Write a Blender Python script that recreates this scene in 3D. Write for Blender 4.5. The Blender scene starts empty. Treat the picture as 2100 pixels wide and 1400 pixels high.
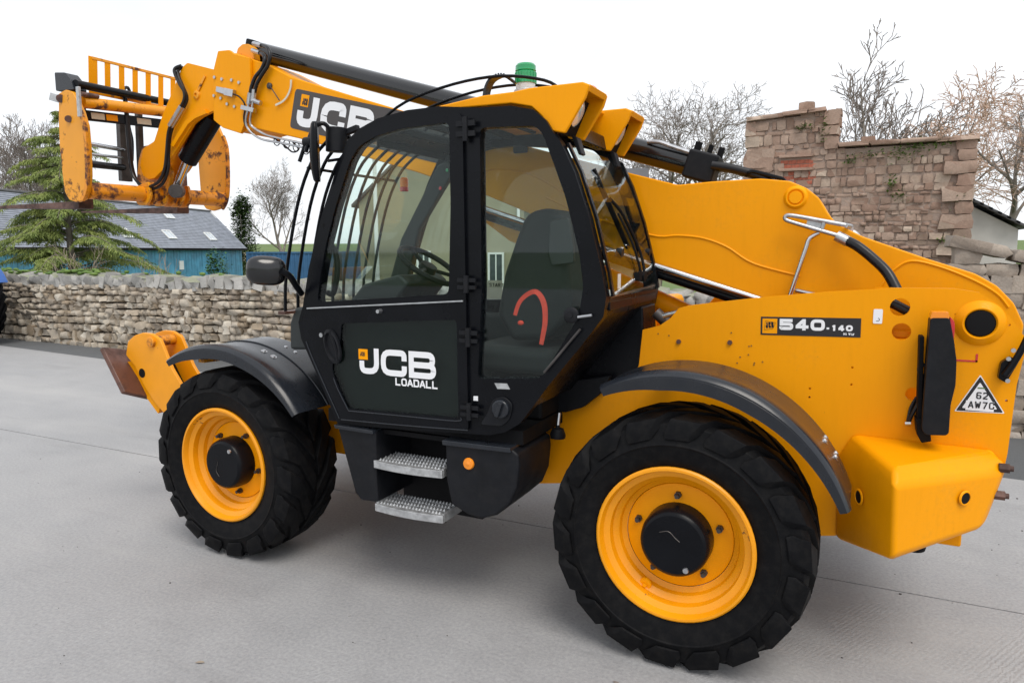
import bpy, bmesh, math, random
from mathutils import Vector, Matrix
from mathutils.geometry import tessellate_polygon
R = math.radians
scene = bpy.context.scene
COL = scene.collection

# ------------------------------------------------------------------ camera, sky, sun, exposure
cam_d = bpy.data.cameras.new('camera'); cam = bpy.data.objects.new('camera', cam_d); COL.objects.link(cam)
cam_d.sensor_width = 36; cam_d.lens = 24.857; cam_d.clip_start = .05; cam_d.clip_end = 3000
yaw, pitch, roll = .4512, -.1275, -.0033
_f = Vector((-math.sin(yaw)*math.cos(pitch), math.cos(yaw)*math.cos(pitch), math.sin(pitch)))
_r = Vector((math.cos(yaw), math.sin(yaw), 0)); _u = _r.cross(_f)
_r2 = _r*math.cos(roll) + _u*math.sin(roll); _u2 = _u*math.cos(roll) - _r*math.sin(roll)
M = Matrix((_r2, _u2, -_f)).transposed().to_4x4(); M.translation = Vector((.6631, -4.1004, 1.8688))
cam.matrix_world = M
scene.camera = cam

SUN_DIR = Vector((.40, -.42, .95)).normalized()          # towards the sun: low winter light behind thin cloud
world = bpy.data.worlds.new('World'); scene.world = world; world.use_nodes = True
nt = world.node_tree; nt.nodes.clear()
wo = nt.nodes.new('ShaderNodeOutputWorld'); bg = nt.nodes.new('ShaderNodeBackground')
sky = nt.nodes.new('ShaderNodeTexSky'); sky.sky_type = 'NISHITA'; sky.sun_disc = False
sky.sun_elevation = math.asin(SUN_DIR.z); sky.sun_rotation = math.atan2(SUN_DIR.x, SUN_DIR.y)
sky.air_density = 1.0; sky.dust_density = 3.0; sky.altitude = 100
tc = nt.nodes.new('ShaderNodeTexCoord'); mp = nt.nodes.new('ShaderNodeMapping'); mp.inputs['Scale'].default_value = (1, 1, 3)
nz = nt.nodes.new('ShaderNodeTexNoise'); nz.inputs['Scale'].default_value = 2.2; nz.inputs['Detail'].default_value = 6
rp = nt.nodes.new('ShaderNodeValToRGB'); rp.color_ramp.elements[0].position = .3; rp.color_ramp.elements[1].position = .62
rp.color_ramp.elements[0].color = (.80,)*3 + (1,); rp.color_ramp.elements[1].color = (.97,)*3 + (1,)
mx = nt.nodes.new('ShaderNodeMix'); mx.data_type = 'RGBA'
mx.inputs['B'].default_value = (8.6, 8.8, 9.1, 1)       # thin bright cloud sheet
L = nt.links.new
L(tc.outputs['Generated'], mp.inputs['Vector']); L(mp.outputs['Vector'], nz.inputs['Vector']); L(nz.outputs['Fac'], rp.inputs['Fac'])
L(rp.outputs['Color'], mx.inputs['Factor']); L(sky.outputs['Color'], mx.inputs['A']); L(mx.outputs['Result'], bg.inputs['Color'])
bg.inputs['Strength'].default_value = .1
L(bg.outputs['Background'], wo.inputs['Surface'])
sun_d = bpy.data.lights.new('sun', 'SUN'); sun = bpy.data.objects.new('sun', sun_d); COL.objects.link(sun)
sun_d.energy = 1.5; sun_d.angle = R(30); sun_d.color = (1, .94, .86)
sun.rotation_euler = SUN_DIR.to_track_quat('Z', 'Y').to_euler()
vs = scene.view_settings; vs.view_transform = 'Standard'; vs.look = 'None'; vs.exposure = .42; vs.gamma = 1; vs.use_curve_mapping = False
scene.cycles.max_bounces = 8; scene.cycles.transparent_max_bounces = 16

# ------------------------------------------------------------------ materials
MATS = {}
def node_mat(name):
    m = bpy.data.materials.new(name); m.use_nodes = True; MATS[name] = m
    return m, m.node_tree, m.node_tree.nodes['Principled BSDF']
def ramp(nt, src, pts):
    r = nt.nodes.new('ShaderNodeValToRGB'); e = r.color_ramp.elements
    e[0].position, e[0].color = pts[0][0], (*pts[0][1], 1); e[1].position, e[1].color = pts[-1][0], (*pts[-1][1], 1)
    for p, c in pts[1:-1]:
        k = e.new(p); k.color = (*c, 1)
    nt.links.new(src, r.inputs['Fac']); return r.outputs['Color']
def noise(nt, scale, detail=4, vec=None, rough=.55, stretch=None, coord='Object'):
    n = nt.nodes.new('ShaderNodeTexNoise'); n.inputs['Scale'].default_value = scale; n.inputs['Detail'].default_value = detail
    n.inputs['Roughness'].default_value = rough
    if vec is None:
        t = nt.nodes.new('ShaderNodeTexCoord'); vec = t.outputs[coord]
    if stretch:
        mp = nt.nodes.new('ShaderNodeMapping'); mp.inputs['Scale'].default_value = stretch; nt.links.new(vec, mp.inputs['Vector']); vec = mp.outputs['Vector']
    nt.links.new(vec, n.inputs['Vector']); return n.outputs['Fac']
def mix(nt, fac, a, b, mode='MIX'):
    m = nt.nodes.new('ShaderNodeMix'); m.data_type = 'RGBA'; m.blend_type = mode
    for k, v in (('Factor', fac), ('A', a), ('B', b)):
        if isinstance(v, (int, float)): m.inputs[k].default_value = v
        elif isinstance(v, tuple): m.inputs[k].default_value = (*v, 1)
        else: nt.links.new(v, m.inputs[k])
    return m.outputs['Result']
def bump(nt, bsdf, h, strength=.3, dist=.01):
    b = nt.nodes.new('ShaderNodeBump'); b.inputs['Strength'].default_value = strength; b.inputs['Distance'].default_value = dist
    nt.links.new(h, b.inputs['Height']); nt.links.new(b.outputs['Normal'], bsdf.inputs['Normal'])
def mat(name, col, rough=.5, metal=0, var=.12, vscale=6, bscale=0, bstr=.2, bdist=.004, coat=0, rvar=.1, dust=0, spec=.5):
    m, nt, b = node_mat(name)
    c2 = tuple(x*(1-var) for x in col); c1 = tuple(min(1, x*(1+var)) for x in col)
    n1 = noise(nt, vscale, 5)
    c = ramp(nt, n1, [(.3, c2), (.7, c1)])
    if dust:
        n2 = noise(nt, vscale*2.7, 7, rough=.7)
        f = ramp(nt, n2, [(.45, (0,)*3), (.75, (dust,)*3)])
        c = mix(nt, f, c, (.30, .27, .23))
    nt.links.new(c, b.inputs['Base Color'])
    rr = ramp(nt, n1, [(.3, (max(0, rough-rvar),)*3), (.7, (min(1, rough+rvar),)*3)]); nt.links.new(rr, b.inputs['Roughness'])
    b.inputs['Metallic'].default_value = metal; b.inputs['Specular IOR Level'].default_value = spec
    if coat: b.inputs['Coat Weight'].default_value = coat; b.inputs['Coat Roughness'].default_value = .08
    if bscale: bump(nt, b, noise(nt, bscale, 6), bstr, bdist)
    return m
YEL = (.88, .338, .001)
mat('yellow_plain', YEL, .38, var=.05, coat=.0, spec=.13)
mat('black_paint', (.0042, .0048, .0068), .28, var=.2, rvar=.05, spec=.15)
mat('black_plastic', (.0075, .0083, .011), .5, var=.2, vscale=9, bscale=260, bstr=.12, bdist=.001, dust=.02, spec=.2)
mat('fender_plastic', (.014, .017, .023), .26, var=.15, vscale=4, bscale=160, bstr=.06, bdist=.001, dust=.02, spec=.42)
mat('dark', (.006, .006, .007), .7, spec=.15)
mat('rubber', (.0042, .0044, .0054), .60, var=.25, vscale=7, bscale=60, bstr=.25, bdist=.003, dust=.025, spec=.11)
mat('black_gloss', (.004, .0045, .006), .20, var=.2, rvar=.05, spec=.55, coat=.25)
mat('hose', (.008, .008, .010), .38, var=.2, spec=.35)
mat('chrome', (.62, .62, .64), .16, 1, var=.08)
mat('zinc', (.50, .51, .53), .38, 1, var=.15, vscale=20)
mat('galvanised', (.48, .49, .50), .5, .7, var=.25, vscale=30, bscale=120, bstr=.2)
mat('steel_dark', (.075, .068, .066), .5, .55, var=.35, vscale=12, bscale=40, bstr=.15)
mat('white_print', (.80, .81, .84), .45, var=.02)
mat('grey_print', (.055, .048, .048), .42, var=.1)
mat('black_print', (.012, .011, .014), .45, var=.1)
mat('amber', (.85, .26, .01), .25, var=.05, coat=.5)
mat('red_lens', (.55, .012, .018), .2, var=.1, coat=.6)
mat('red_strap', (.62, .05, .025), .6, var=.12, vscale=40)
mat('seat_fabric', (.013, .017, .018), .85, var=.2, vscale=60, bscale=300, bstr=.25, bdist=.002)
mat('interior', (.022, .027, .028), .62, var=.15, bscale=200, bstr=.1)
mat('cream_sticker', (.62, .58, .46), .5)
def painted(name, base, rough):
    m, nt, b = node_mat(name); t = nt.nodes.new('ShaderNodeTexCoord'); V = t.outputs['Object']
    big = noise(nt, 1.6, 5, V); st = noise(nt, 5, 6, V, .7, (7, 7, .8)); fine = noise(nt, 42, 6, V, .75); spk = noise(nt, 130, 3, V, .5)
    c = ramp(nt, big, [(.3, tuple(x*.93 for x in base)), (.7, base)])
    c = mix(nt, ramp(nt, st, [(.50, (0,)*3), (.80, (.30,)*3)]), c, tuple(x*.80 for x in base))
    c = mix(nt, ramp(nt, mix(nt, .5, fine, big), [(.54, (0,)*3), (.72, (.22,)*3)]), c, (.40, .22, .05))
    c = mix(nt, ramp(nt, mix(nt, .35, spk, fine), [(.68, (0,)*3), (.72, (.6,)*3)]), c, (.16, .08, .03))
    nt.links.new(c, b.inputs['Base Color']); b.inputs['Specular IOR Level'].default_value = .13
    nt.links.new(ramp(nt, mix(nt, .5, fine, st), [(.3, (rough-.08,)*3), (.7, (rough+.18,)*3)]), b.inputs['Roughness'])
    b.inputs['Coat Weight'].default_value = .03; b.inputs['Coat Roughness'].default_value = .1
    bump(nt, b, mix(nt, .5, noise(nt, 9, 4, V), spk), .06, .002)
def worn(name, base, rust, lo, hi, scale=7):
    m, nt, b = node_mat(name)
    n1 = noise(nt, scale, 9, rough=.68); n2 = noise(nt, scale*.35, 4)
    f0 = mix(nt, .45, n1, n2)
    f = ramp(nt, f0, [(lo, (0,)*3), (hi, (1,)*3)])
    n3 = noise(nt, scale*4, 6)
    rc = ramp(nt, n3, [(.3, tuple(x*.45 for x in rust)), (.7, rust)])
    yc = ramp(nt, n2, [(.3, tuple(x*.88 for x in base)), (.7, base)])
    nt.links.new(mix(nt, f, yc, rc), b.inputs['Base Color'])
    nt.links.new(ramp(nt, f, [(0, (.4,)*3), (1, (.8,)*3)]), b.inputs['Roughness'])
    bump(nt, b, f, -.25, .003)
painted('yellow', YEL, .36)
worn('yellow_worn', (.82, .33, .004), (.13, .05, .028), .545, .60, 13)
worn('yellow_rusty', (.80, .29, .006), (.13, .045, .026), .485, .56, 15)
worn('rust', (.135, .060, .042), (.055, .030, .025), .45, .6, 12)
worn('yellow_chip', YEL, (.06, .035, .03), .645, .665, 16)
def glass(name, tint, refl=.06, rough=.0):
    m = bpy.data.materials.new(name); m.use_nodes = True; MATS[name] = m
    nt = m.node_tree; nt.nodes.clear(); o = nt.nodes.new('ShaderNodeOutputMaterial')
    t = nt.nodes.new('ShaderNodeBsdfTransparent'); t.inputs['Color'].default_value = (*tint, 1)
    g = nt.nodes.new('ShaderNodeBsdfGlossy'); g.inputs['Roughness'].default_value = .02; g.inputs['Color'].default_value = (.9, .95, .95, 1)
    fr = nt.nodes.new('ShaderNodeLayerWeight'); fr.inputs['Blend'].default_value = .5
    fp = nt.nodes.new('ShaderNodeMath'); fp.operation = 'POWER'; fp.inputs[1].default_value = 4.0; nt.links.new(fr.outputs['Facing'], fp.inputs[0])
    k = nt.nodes.new('ShaderNodeMixShader'); fm = nt.nodes.new('ShaderNodeMath'); fm.operation = 'MULTIPLY_ADD'; fm.inputs[1].default_value = .55; fm.inputs[2].default_value = refl*.15; nt.links.new(fp.outputs[0], fm.inputs[0]); nt.links.new(fm.outputs[0], k.inputs['Fac'])
    nt.links.new(t.outputs[0], k.inputs[1]); nt.links.new(g.outputs[0], k.inputs[2]); nt.links.new(k.outputs[0], o.inputs['Surface'])
glass('cab_glass', (.925, .970, .955), .12); glass('rear_glass', (.95, .975, .97)); glass('dark_glass', (.62, .68, .66), .14)
def lens(name, col):
    m, nt, b = node_mat(name); b.inputs['Base Color'].default_value = (*col, 1); b.inputs['Roughness'].default_value = .12
    b.inputs['Transmission Weight'].default_value = .35; b.inputs['Coat Weight'].default_value = .6
lens('green_lens', (.01, .42, .14)); lens('clear_lens', (.75, .77, .78))

def concrete():
    m, nt, b = node_mat('concrete')
    t = nt.nodes.new('ShaderNodeTexCoord'); V = t.outputs['Object']
    big = noise(nt, .45, 5, V); mid = noise(nt, 2.6, 7, V, .65); fine = noise(nt, 55, 6, V, .7)
    brush = noise(nt, 9, 6, V, .7, (1.2, 9, 1)); grain = noise(nt, 240, 3, V, .6)
    c = ramp(nt, big, [(.3, (.272, .274, .283)), (.5, (.352, .352, .356)), (.70, (.425, .421, .416))])
    c = mix(nt, .55, c, ramp(nt, mid, [(.25, (.245, .247, .254)), (.5, (.350, .350, .354)), (.78, (.450, .447, .443))]))
    c = mix(nt, .5, c, ramp(nt, fine, [(.3, (.15, .152, .165)), (.7, (.40, .398, .402))]))
    st = ramp(nt, noise(nt, 5.5, 8, V, .75), [(.57, (0,)*3), (.78, (.5,)*3)])
    c = mix(nt, st, c, (.22, .215, .215))
    sp = ramp(nt, noise(nt, 31, 2, V, .4), [(.74, (0,)*3), (.78, (.55,)*3)])
    c = mix(nt, sp, c, (.16, .155, .15))
    # faint dark scuffs drawn out along the way vehicles drive, and paler worn lanes
    sc = ramp(nt, noise(nt, 1.1, 7, V, .72, (.35, 2.6, 1)), [(.55, (0,)*3), (.74, (.42,)*3)]); c = mix(nt, sc, c, (.20, .198, .20))
    pl = ramp(nt, noise(nt, .8, 5, V, .6, (.3, 1.3, 1)), [(.50, (0,)*3), (.72, (.38,)*3)]); c = mix(nt, pl, c, (.46, .45, .435))
    nt.links.new(c, b.inputs['Base Color'])
    nt.links.new(ramp(nt, mid, [(.3, (.52,)*3), (.7, (.74,)*3)]), b.inputs['Roughness'])
    h = mix(nt, .5, brush, fine); h = mix(nt, .35, h, grain)
    # ribbed roller print pressed into parts of the slab
    w = nt.nodes.new('ShaderNodeTexWave'); w.inputs['Scale'].default_value = 14; w.inputs['Distortion'].default_value = 5; w.inputs['Detail'].default_value = 3
    w.inputs['Detail Scale'].default_value = 3
    mp = nt.nodes.new('ShaderNodeMapping'); mp.inputs['Rotation'].default_value = (0, 0, R(28)); nt.links.new(V, mp.inputs['Vector']); nt.links.new(mp.outputs[0], w.inputs['Vector'])
    pf = ramp(nt, noise(nt, .9, 3, V), [(.52, (0,)*3), (.64, (.28,)*3)])
    h = mix(nt, pf, h, w.outputs['Color'])
    bump(nt, b, h, .55, .010)
concrete()
def asphalt():
    m, nt, b = node_mat('asphalt')
    f = noise(nt, 70, 6, rough=.7); g = noise(nt, 1.2, 5)
    c = mix(nt, .5, ramp(nt, f, [(.3, (.055, .06, .065)), (.7, (.14, .145, .15))]), ramp(nt, g, [(.3, (.08, .085, .09)), (.7, (.12, .125, .128))]))
    nt.links.new(c, b.inputs['Base Color']); b.inputs['Roughness'].default_value = .85; bump(nt, b, f, .4, .01)
asphalt()
def grass():
    m, nt, b = node_mat('grass')
    f = noise(nt, .12, 6); g = noise(nt, 3, 6)
    c = mix(nt, .4, ramp(nt, f, [(.3, (.09, .13, .03)), (.55, (.10, .17, .035)), (.75, (.16, .16, .07))]), ramp(nt, g, [(.3, (.05, .08, .02)), (.7, (.15, .2, .06))]))
    nt.links.new(c, b.inputs['Base Color']); b.inputs['Roughness'].default_value = .9; bump(nt, b, g, .5, .1)
grass()
def stone(name, cols, moss=0, bdist=.015, scale=9, lich=.6):
    m, nt, b = node_mat(name)
    oi = nt.nodes.new('ShaderNodeObjectInfo')
    geo = nt.nodes.new('ShaderNodeNewGeometry'); V = geo.outputs['Position']
    n = len(cols); pts = [(i/(n-1), c) for i, c in enumerate(cols)]
    vor = nt.nodes.new('ShaderNodeTexVoronoi'); vor.inputs['Scale'].default_value = 3.2; nt.links.new(V, vor.inputs['Vector'])
    sep = nt.nodes.new('ShaderNodeSeparateColor'); nt.links.new(vor.outputs['Color'], sep.inputs['Color'])
    k = mix(nt, .5, oi.outputs['Random'], sep.outputs['Red'])
    c = ramp(nt, k, pts)
    f = noise(nt, scale, 8, V, .68); g = noise(nt, scale*4.5, 6, V, .7)
    c = mix(nt, .75, c, ramp(nt, f, [(.28, (.42,)*3), (.5, (.5,)*3), (.72, (.62,)*3)]), 'OVERLAY')
    c = mix(nt, .55, c, ramp(nt, g, [(.3, (.36,)*3), (.7, (.62,)*3)]), 'OVERLAY')
    lich_ = ramp(nt, noise(nt, scale*1.7, 7, V, .75), [(.60, (0,)*3), (.70, (lich,)*3)])
    c = mix(nt, lich_, c, (.46, .45, .40))
    if moss:
        nx = nt.nodes.new('ShaderNodeSeparateXYZ'); nt.links.new(geo.outputs['Normal'], nx.inputs[0])
        q = nt.nodes.new('ShaderNodeMath'); q.operation = 'MULTIPLY'; nt.links.new(nx.outputs['Z'], q.inputs[0]); nt.links.new(noise(nt, 2.2, 5, V, .7), q.inputs[1])
        mf = ramp(nt, q.outputs[0], [(.30, (0,)*3), (.46, (moss,)*3)]); c = mix(nt, mf, c, (.13, .16, .03))
    nt.links.new(c, b.inputs['Base Color']); b.inputs['Roughness'].default_value = .92
    bump(nt, b, mix(nt, .4, f, g), .8, bdist)
stone('limestone', [(.22, .175, .13), (.40, .345, .28), (.50, .445, .365), (.30, .235, .165), (.58, .53, .45), (.42, .35, .265), (.34, .295, .245)])
stone('limestone_cope', [(.24, .235, .22), (.33, .325, .31), (.40, .39, .37), (.29, .285, .27)], moss=.5)
stone('hearting', [(.03, .027, .024), (.05, .043, .037)], lich=0)
stone('sandstone', [(.245, .160, .118), (.35, .245, .19), (.295, .192, .145), (.42, .315, .25), (.275, .18, .135), (.49, .395, .315), (.33, .205, .155)], lich=.24)
stone('sandstone_mortar', [(.31, .235, .19), (.385, .30, .25)], scale=14, lich=.24)
stone('rubble', [(.31, .26, .215), (.40, .345, .29), (.27, .225, .185), (.46, .41, .36), (.34, .27, .22)])
stone('house_stone', [(.26, .22, .17), (.34, .29, .23), (.30, .25, .19)])
mat('red_brick', (.42, .13, .08), .9, var=.35, vscale=20, bscale=60, bstr=.4)
mat('render_white', (.62, .61, .58), .9, var=.15, vscale=3, bscale=40, bstr=.3)
mat('render_tan', (.285, .26, .18), .92, var=.10, vscale=1.2, bscale=30, bstr=.3, bdist=.02)
mat('window_white', (.75, .76, .76), .5, var=.04)
mat('window_pane', (.06, .075, .085), .12, var=.2)
mat('skylight_pane', (.50, .56, .62), .2, var=.1)
mat('slate', (.225, .245, .29), .5, var=.25, vscale=2.5, bscale=12, bstr=.2)
mat('slate_dark', (.075, .075, .08), .6, var=.3, vscale=3)
mat('blue_board', (.085, .30, .46), .6, var=.35, vscale=1.5)
mat('container_blue', (.03, .105, .23), .5, var=.2, vscale=1.2)
mat('container_red', (.33, .05, .03), .55, var=.2)
mat('tractor_blue', (.02, .09, .32), .35, var=.1, coat=.3)
mat('bark', (.20, .175, .15), .95, var=.35, vscale=3, bscale=25, bstr=.5, bdist=.02)
mat('twig', (.24, .205, .185), .95, var=.3)
mat('twig_sunlit', (.56, .40, .31), .95, var=.3)  # orange sunlight on the twigs, put into their base colour
mat('twig_purple', (.36, .28, .25), .95, var=.3)
mat('twig_pale', (.34, .28, .22), .95, var=.3)
def leaf(name, a, c_, scale=1.3):
    m, nt, b = node_mat(name); n = noise(nt, scale, 5)
    nt.links.new(ramp(nt, n, [(.3, a), (.7, c_)]), b.inputs['Base Color']); b.inputs['Roughness'].default_value = .7
    b.inputs['Subsurface Weight'].default_value = 0
leaf('needle', (.10, .155, .032), (.30, .35, .09), 2.6); leaf('ivy', (.03, .065, .012), (.07, .12, .03)); leaf('weed', (.06, .13, .02), (.14, .22, .04)); leaf('laurel', (.025, .09, .02), (.05, .15, .035))

# ------------------------------------------------------------------ mesh helpers
def orth(d):
    d = Vector(d).normalized(); a = Vector((0, 0, 1)) if abs(d.z) < .9 else Vector((1, 0, 0))
    x = d.cross(a).normalized(); return x, d.cross(x).normalized()
class MB:
    def __init__(s): s.v = []; s.f = []
    def add(s, vs, fs):
        k = len(s.v); s.v += [tuple(v) for v in vs]; s.f += [tuple(i+k for i in f) for f in fs]; return s
    def box(s, x0, x1, y0, y1, z0, z1):
        return s.add([(x0,y0,z0),(x1,y0,z0),(x1,y1,z0),(x0,y1,z0),(x0,y0,z1),(x1,y0,z1),(x1,y1,z1),(x0,y1,z1)],
                     [(0,3,2,1),(4,5,6,7),(0,1,5,4),(1,2,6,5),(2,3,7,6),(3,0,4,7)])
    def obox(s, c, ax, ay, az):
        c, ax, ay, az = map(Vector, (c, ax, ay, az))
        vs = [c+ax*i+ay*j+az*k for k in (-1,1) for (i,j) in ((-1,-1),(1,-1),(1,1),(-1,1))]
        return s.add(vs, [(0,3,2,1),(4,5,6,7),(0,1,5,4),(1,2,6,5),(2,3,7,6),(3,0,4,7)])
    def bar(s, p, q, w, h, up=(0,0,1)):
        p, q = Vector(p), Vector(q); d = (q-p); n = d.normalized(); sx = n.cross(Vector(up)).normalized(); sz = sx.cross(n)
        return s.obox((p+q)/2, d/2, sx*w/2, sz*h/2)
    def loops(s, A, B):                          # bridge two equal closed loops and cap them
        n = len(A)
        return s.add(list(A)+list(B), [tuple(range(n))[::-1], tuple(range(n, 2*n))] + [(i, (i+1) % n, n+(i+1) % n, n+i) for i in range(n)])
    def prism(s, poly, y0, y1, holes=()):        # polygon in x,z extruded along y
        if not holes: return s.loops([(x, y0, z) for x, z in poly], [(x, y1, z) for x, z in poly])
        rings = [poly] + list(holes); pts = [p for r in rings for p in r]; n = len(pts)
        tris = tessellate_polygon([[Vector((x, z, 0)) for x, z in r] for r in rings])
        fs = [tuple(t) for t in tris] + [tuple(i+n for i in t[::-1]) for t in tris]; k = 0
        for r in rings:
            m = len(r); fs += [(k+i, k+(i+1) % m, n+k+(i+1) % m, n+k+i) for i in range(m)]; k += m
        return s.add([(x, y0, z) for x, z in pts] + [(x, y1, z) for x, z in pts], fs)
    def prism_x(s, poly, x0, x1): return s.loops([(x0, y, z) for y, z in poly], [(x1, y, z) for y, z in poly])
    def prism_z(s, poly, z0, z1): return s.loops([(x, y, z0) for x, y in poly], [(x, y, z1) for x, y in poly])
    def tube(s, path, r, n=10, cap=True):
        P = [Vector(p) for p in path]; m = len(P); rr = r if isinstance(r, (list, tuple)) else [r]*m
        x = None; k = len(s.v)
        for i, p in enumerate(P):
            d = (P[min(i+1, m-1)] - P[max(i-1, 0)]).normalized()
            if x is None: x, y = orth(d)
            else: x = (x - d*x.dot(d)).normalized(); y = d.cross(x)
            for j in range(n):
                a = 2*math.pi*j/n; s.v.append(tuple(p + (x*math.cos(a) + y*math.sin(a))*rr[i]))
        for i in range(m-1):
            for j in range(n): s.f.append((k+i*n+j, k+i*n+(j+1) % n, k+(i+1)*n+(j+1) % n, k+(i+1)*n+j))
        if cap: s.f.append(tuple(k+j for j in range(n))[::-1]); s.f.append(tuple(k+(m-1)*n+j for j in range(n)))
        return s
    def cyl(s, p, q, r, n=20, r2=None): return s.tube([p, q], [r, r if r2 is None else r2], n)
    def lathe(s, prof, c, axis, n=40, closed=False, cap=False):   # prof: (radius, distance along axis)
        c = Vector(c); d = Vector(axis).normalized(); x, y = orth(d); k = len(s.v); m = len(prof)
        for r, a in prof:
            for j in range(n):
                t = 2*math.pi*j/n; s.v.append(tuple(c + d*a + (x*math.cos(t)+y*math.sin(t))*r))
        for i in range(m if closed else m-1):
            i2 = (i+1) % m
            for j in range(n): s.f.append((k+i*n+j, k+i*n+(j+1) % n, k+i2*n+(j+1) % n, k+i2*n+j))
        if cap:
            if prof[0][0] > 1e-4: s.f.append(tuple(k+j for j in range(n)))
            if prof[-1][0] > 1e-4: s.f.append(tuple(k+(m-1)*n+j for j in range(n))[::-1])
        return s
    def ball(s, c, rx, ry, rz, n=12, m=8):
        k = len(s.v)
        for i in range(m+1):
            a = math.pi*i/m
            for j in range(n):
                t = 2*math.pi*j/n; s.v.append((c[0]+rx*math.sin(a)*math.cos(t), c[1]+ry*math.sin(a)*math.sin(t), c[2]+rz*math.cos(a)))
        for i in range(m):
            for j in range(n): s.f.append((k+i*n+j, k+i*n+(j+1) % n, k+(i+1)*n+(j+1) % n, k+(i+1)*n+j))
        return s
    def mesh(s, name, m=None, angle=38, weld=True):
        me = bpy.data.meshes.new(name); me.from_pydata(s.v, [], s.f)
        bm = bmesh.new(); bm.from_mesh(me)
        if weld: bmesh.ops.remove_doubles(bm, verts=bm.verts, dist=1e-5)
        bmesh.ops.recalc_face_normals(bm, faces=bm.faces); bm.to_mesh(me); bm.free()
        if angle:
            me.shade_smooth(); me.set_sharp_from_angle(angle=R(angle))
        if m: me.materials.append(MATS[m])
        return me
    def pieces(s):
        # one builder per connected piece
        par = list(range(len(s.v)))
        def fd(i):
            while par[i] != i: par[i] = par[par[i]]; i = par[i]
            return i
        for f in s.f:
            a = fd(f[0])
            for i in f[1:]: par[fd(i)] = a
        out = {}
        for f in s.f: out.setdefault(fd(f[0]), []).append(f)
        res = []
        for fs in out.values():
            ids = sorted({i for f in fs for i in f}); mp_ = {i: k for k, i in enumerate(ids)}; q = MB(); q.v = [s.v[i] for i in ids]; q.f = [tuple(mp_[i] for i in f) for f in fs]; res.append(q)
        return res
    def each(s, *a, **k):                        # every separate piece becomes an object of its own
        return [p.build(*a, **k) for p in s.pieces()]
    def build(s, name, m, parent=None, bevel=0, angle=38, seg=2, weld=True, label=None):
        o = bpy.data.objects.new(name, s.mesh(name, m, angle, weld)); COL.objects.link(o); o.parent = parent
        if bevel:
            b = o.modifiers.new('bevel', 'BEVEL'); b.width = bevel; b.segments = seg; b.limit_method = 'ANGLE'; b.angle_limit = R(32); b.harden_normals = True
        if label: o['label'] = label
        return o
def empty(name, parent=None, loc=(0, 0, 0)):
    o = bpy.data.objects.new(name, None); COL.objects.link(o); o.parent = parent; o.location = loc; o.empty_display_size = .2; return o
def tag(o, label, cat, group=None):
    o['label'] = label; o['category'] = cat
    if group: o['group'] = group
    return o
def struct(o): o['kind'] = 'structure'; return o
def stuff(o): o['kind'] = 'stuff'; return o
def copy_tree(o, parent=None):
    c = o.copy(); COL.objects.link(c); c.parent = parent
    for ch in list(o.children): copy_tree(ch, c)
    return c
def circle(cx, cz, r, n=20, sx=1): return [(cx + r*sx*math.cos(2*math.pi*i/n), cz + r*math.sin(2*math.pi*i/n)) for i in range(n)]
def smooth(path, k=6, closed=False):             # Catmull-Rom
    P = [Vector(p) for p in path]; n = len(P); out = []
    for i in range(n if closed else n-1):
        a, b, c, d = (P[(i-1) % n], P[i], P[(i+1) % n], P[(i+2) % n]) if closed else (P[max(i-1, 0)], P[i], P[i+1], P[min(i+2, n-1)])
        for j in range(k):
            t = j/k; out.append(.5*((2*b) + (c-a)*t + (2*a-5*b+4*c-d)*t*t + (3*b-a-3*c+d)*t**3))
    if not closed: out.append(P[-1])
    return out
def smooth2(poly, k=5, closed=False): return [(v.x, v.y) for v in smooth([(x, z, 0) for x, z in poly], k, closed)]
def rounded(poly, r, k=4):                       # round the corners of a 2-d polygon
    out = []; n = len(poly)
    for i in range(n):
        p, a, b = Vector(poly[i]), Vector(poly[i-1]), Vector(poly[(i+1) % n])
        da, db = (a-p), (b-p); ra = min(r, da.length*.45, db.length*.45); s, e = p+da.normalized()*ra, p+db.normalized()*ra
        for j in range(k+1):
            t = j/k; q = s*(1-t)**2 + p*2*t*(1-t) + e*t*t; out.append((q.x, q.y))
    return out
def offset_poly(poly, d):                        # shrink (d>0) a simple polygon
    n = len(poly); A = sum(poly[i][0]*poly[(i+1) % n][1]-poly[(i+1) % n][0]*poly[i][1] for i in range(n)); sg = 1 if A > 0 else -1
    out = []
    for i in range(n):
        p, a, b = Vector(poly[i]), Vector(poly[i-1]), Vector(poly[(i+1) % n])
        e1, e2 = (p-a).normalized(), (b-p).normalized(); n1, n2 = Vector((-e1.y, e1.x))*sg, Vector((-e2.y, e2.x))*sg
        m = (n1+n2); m = m.normalized()/max(.35, (m.normalized().dot(n1))) if m.length > 1e-6 else n1
        q = p + m*d; out.append((q.x, q.y))
    return out

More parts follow.
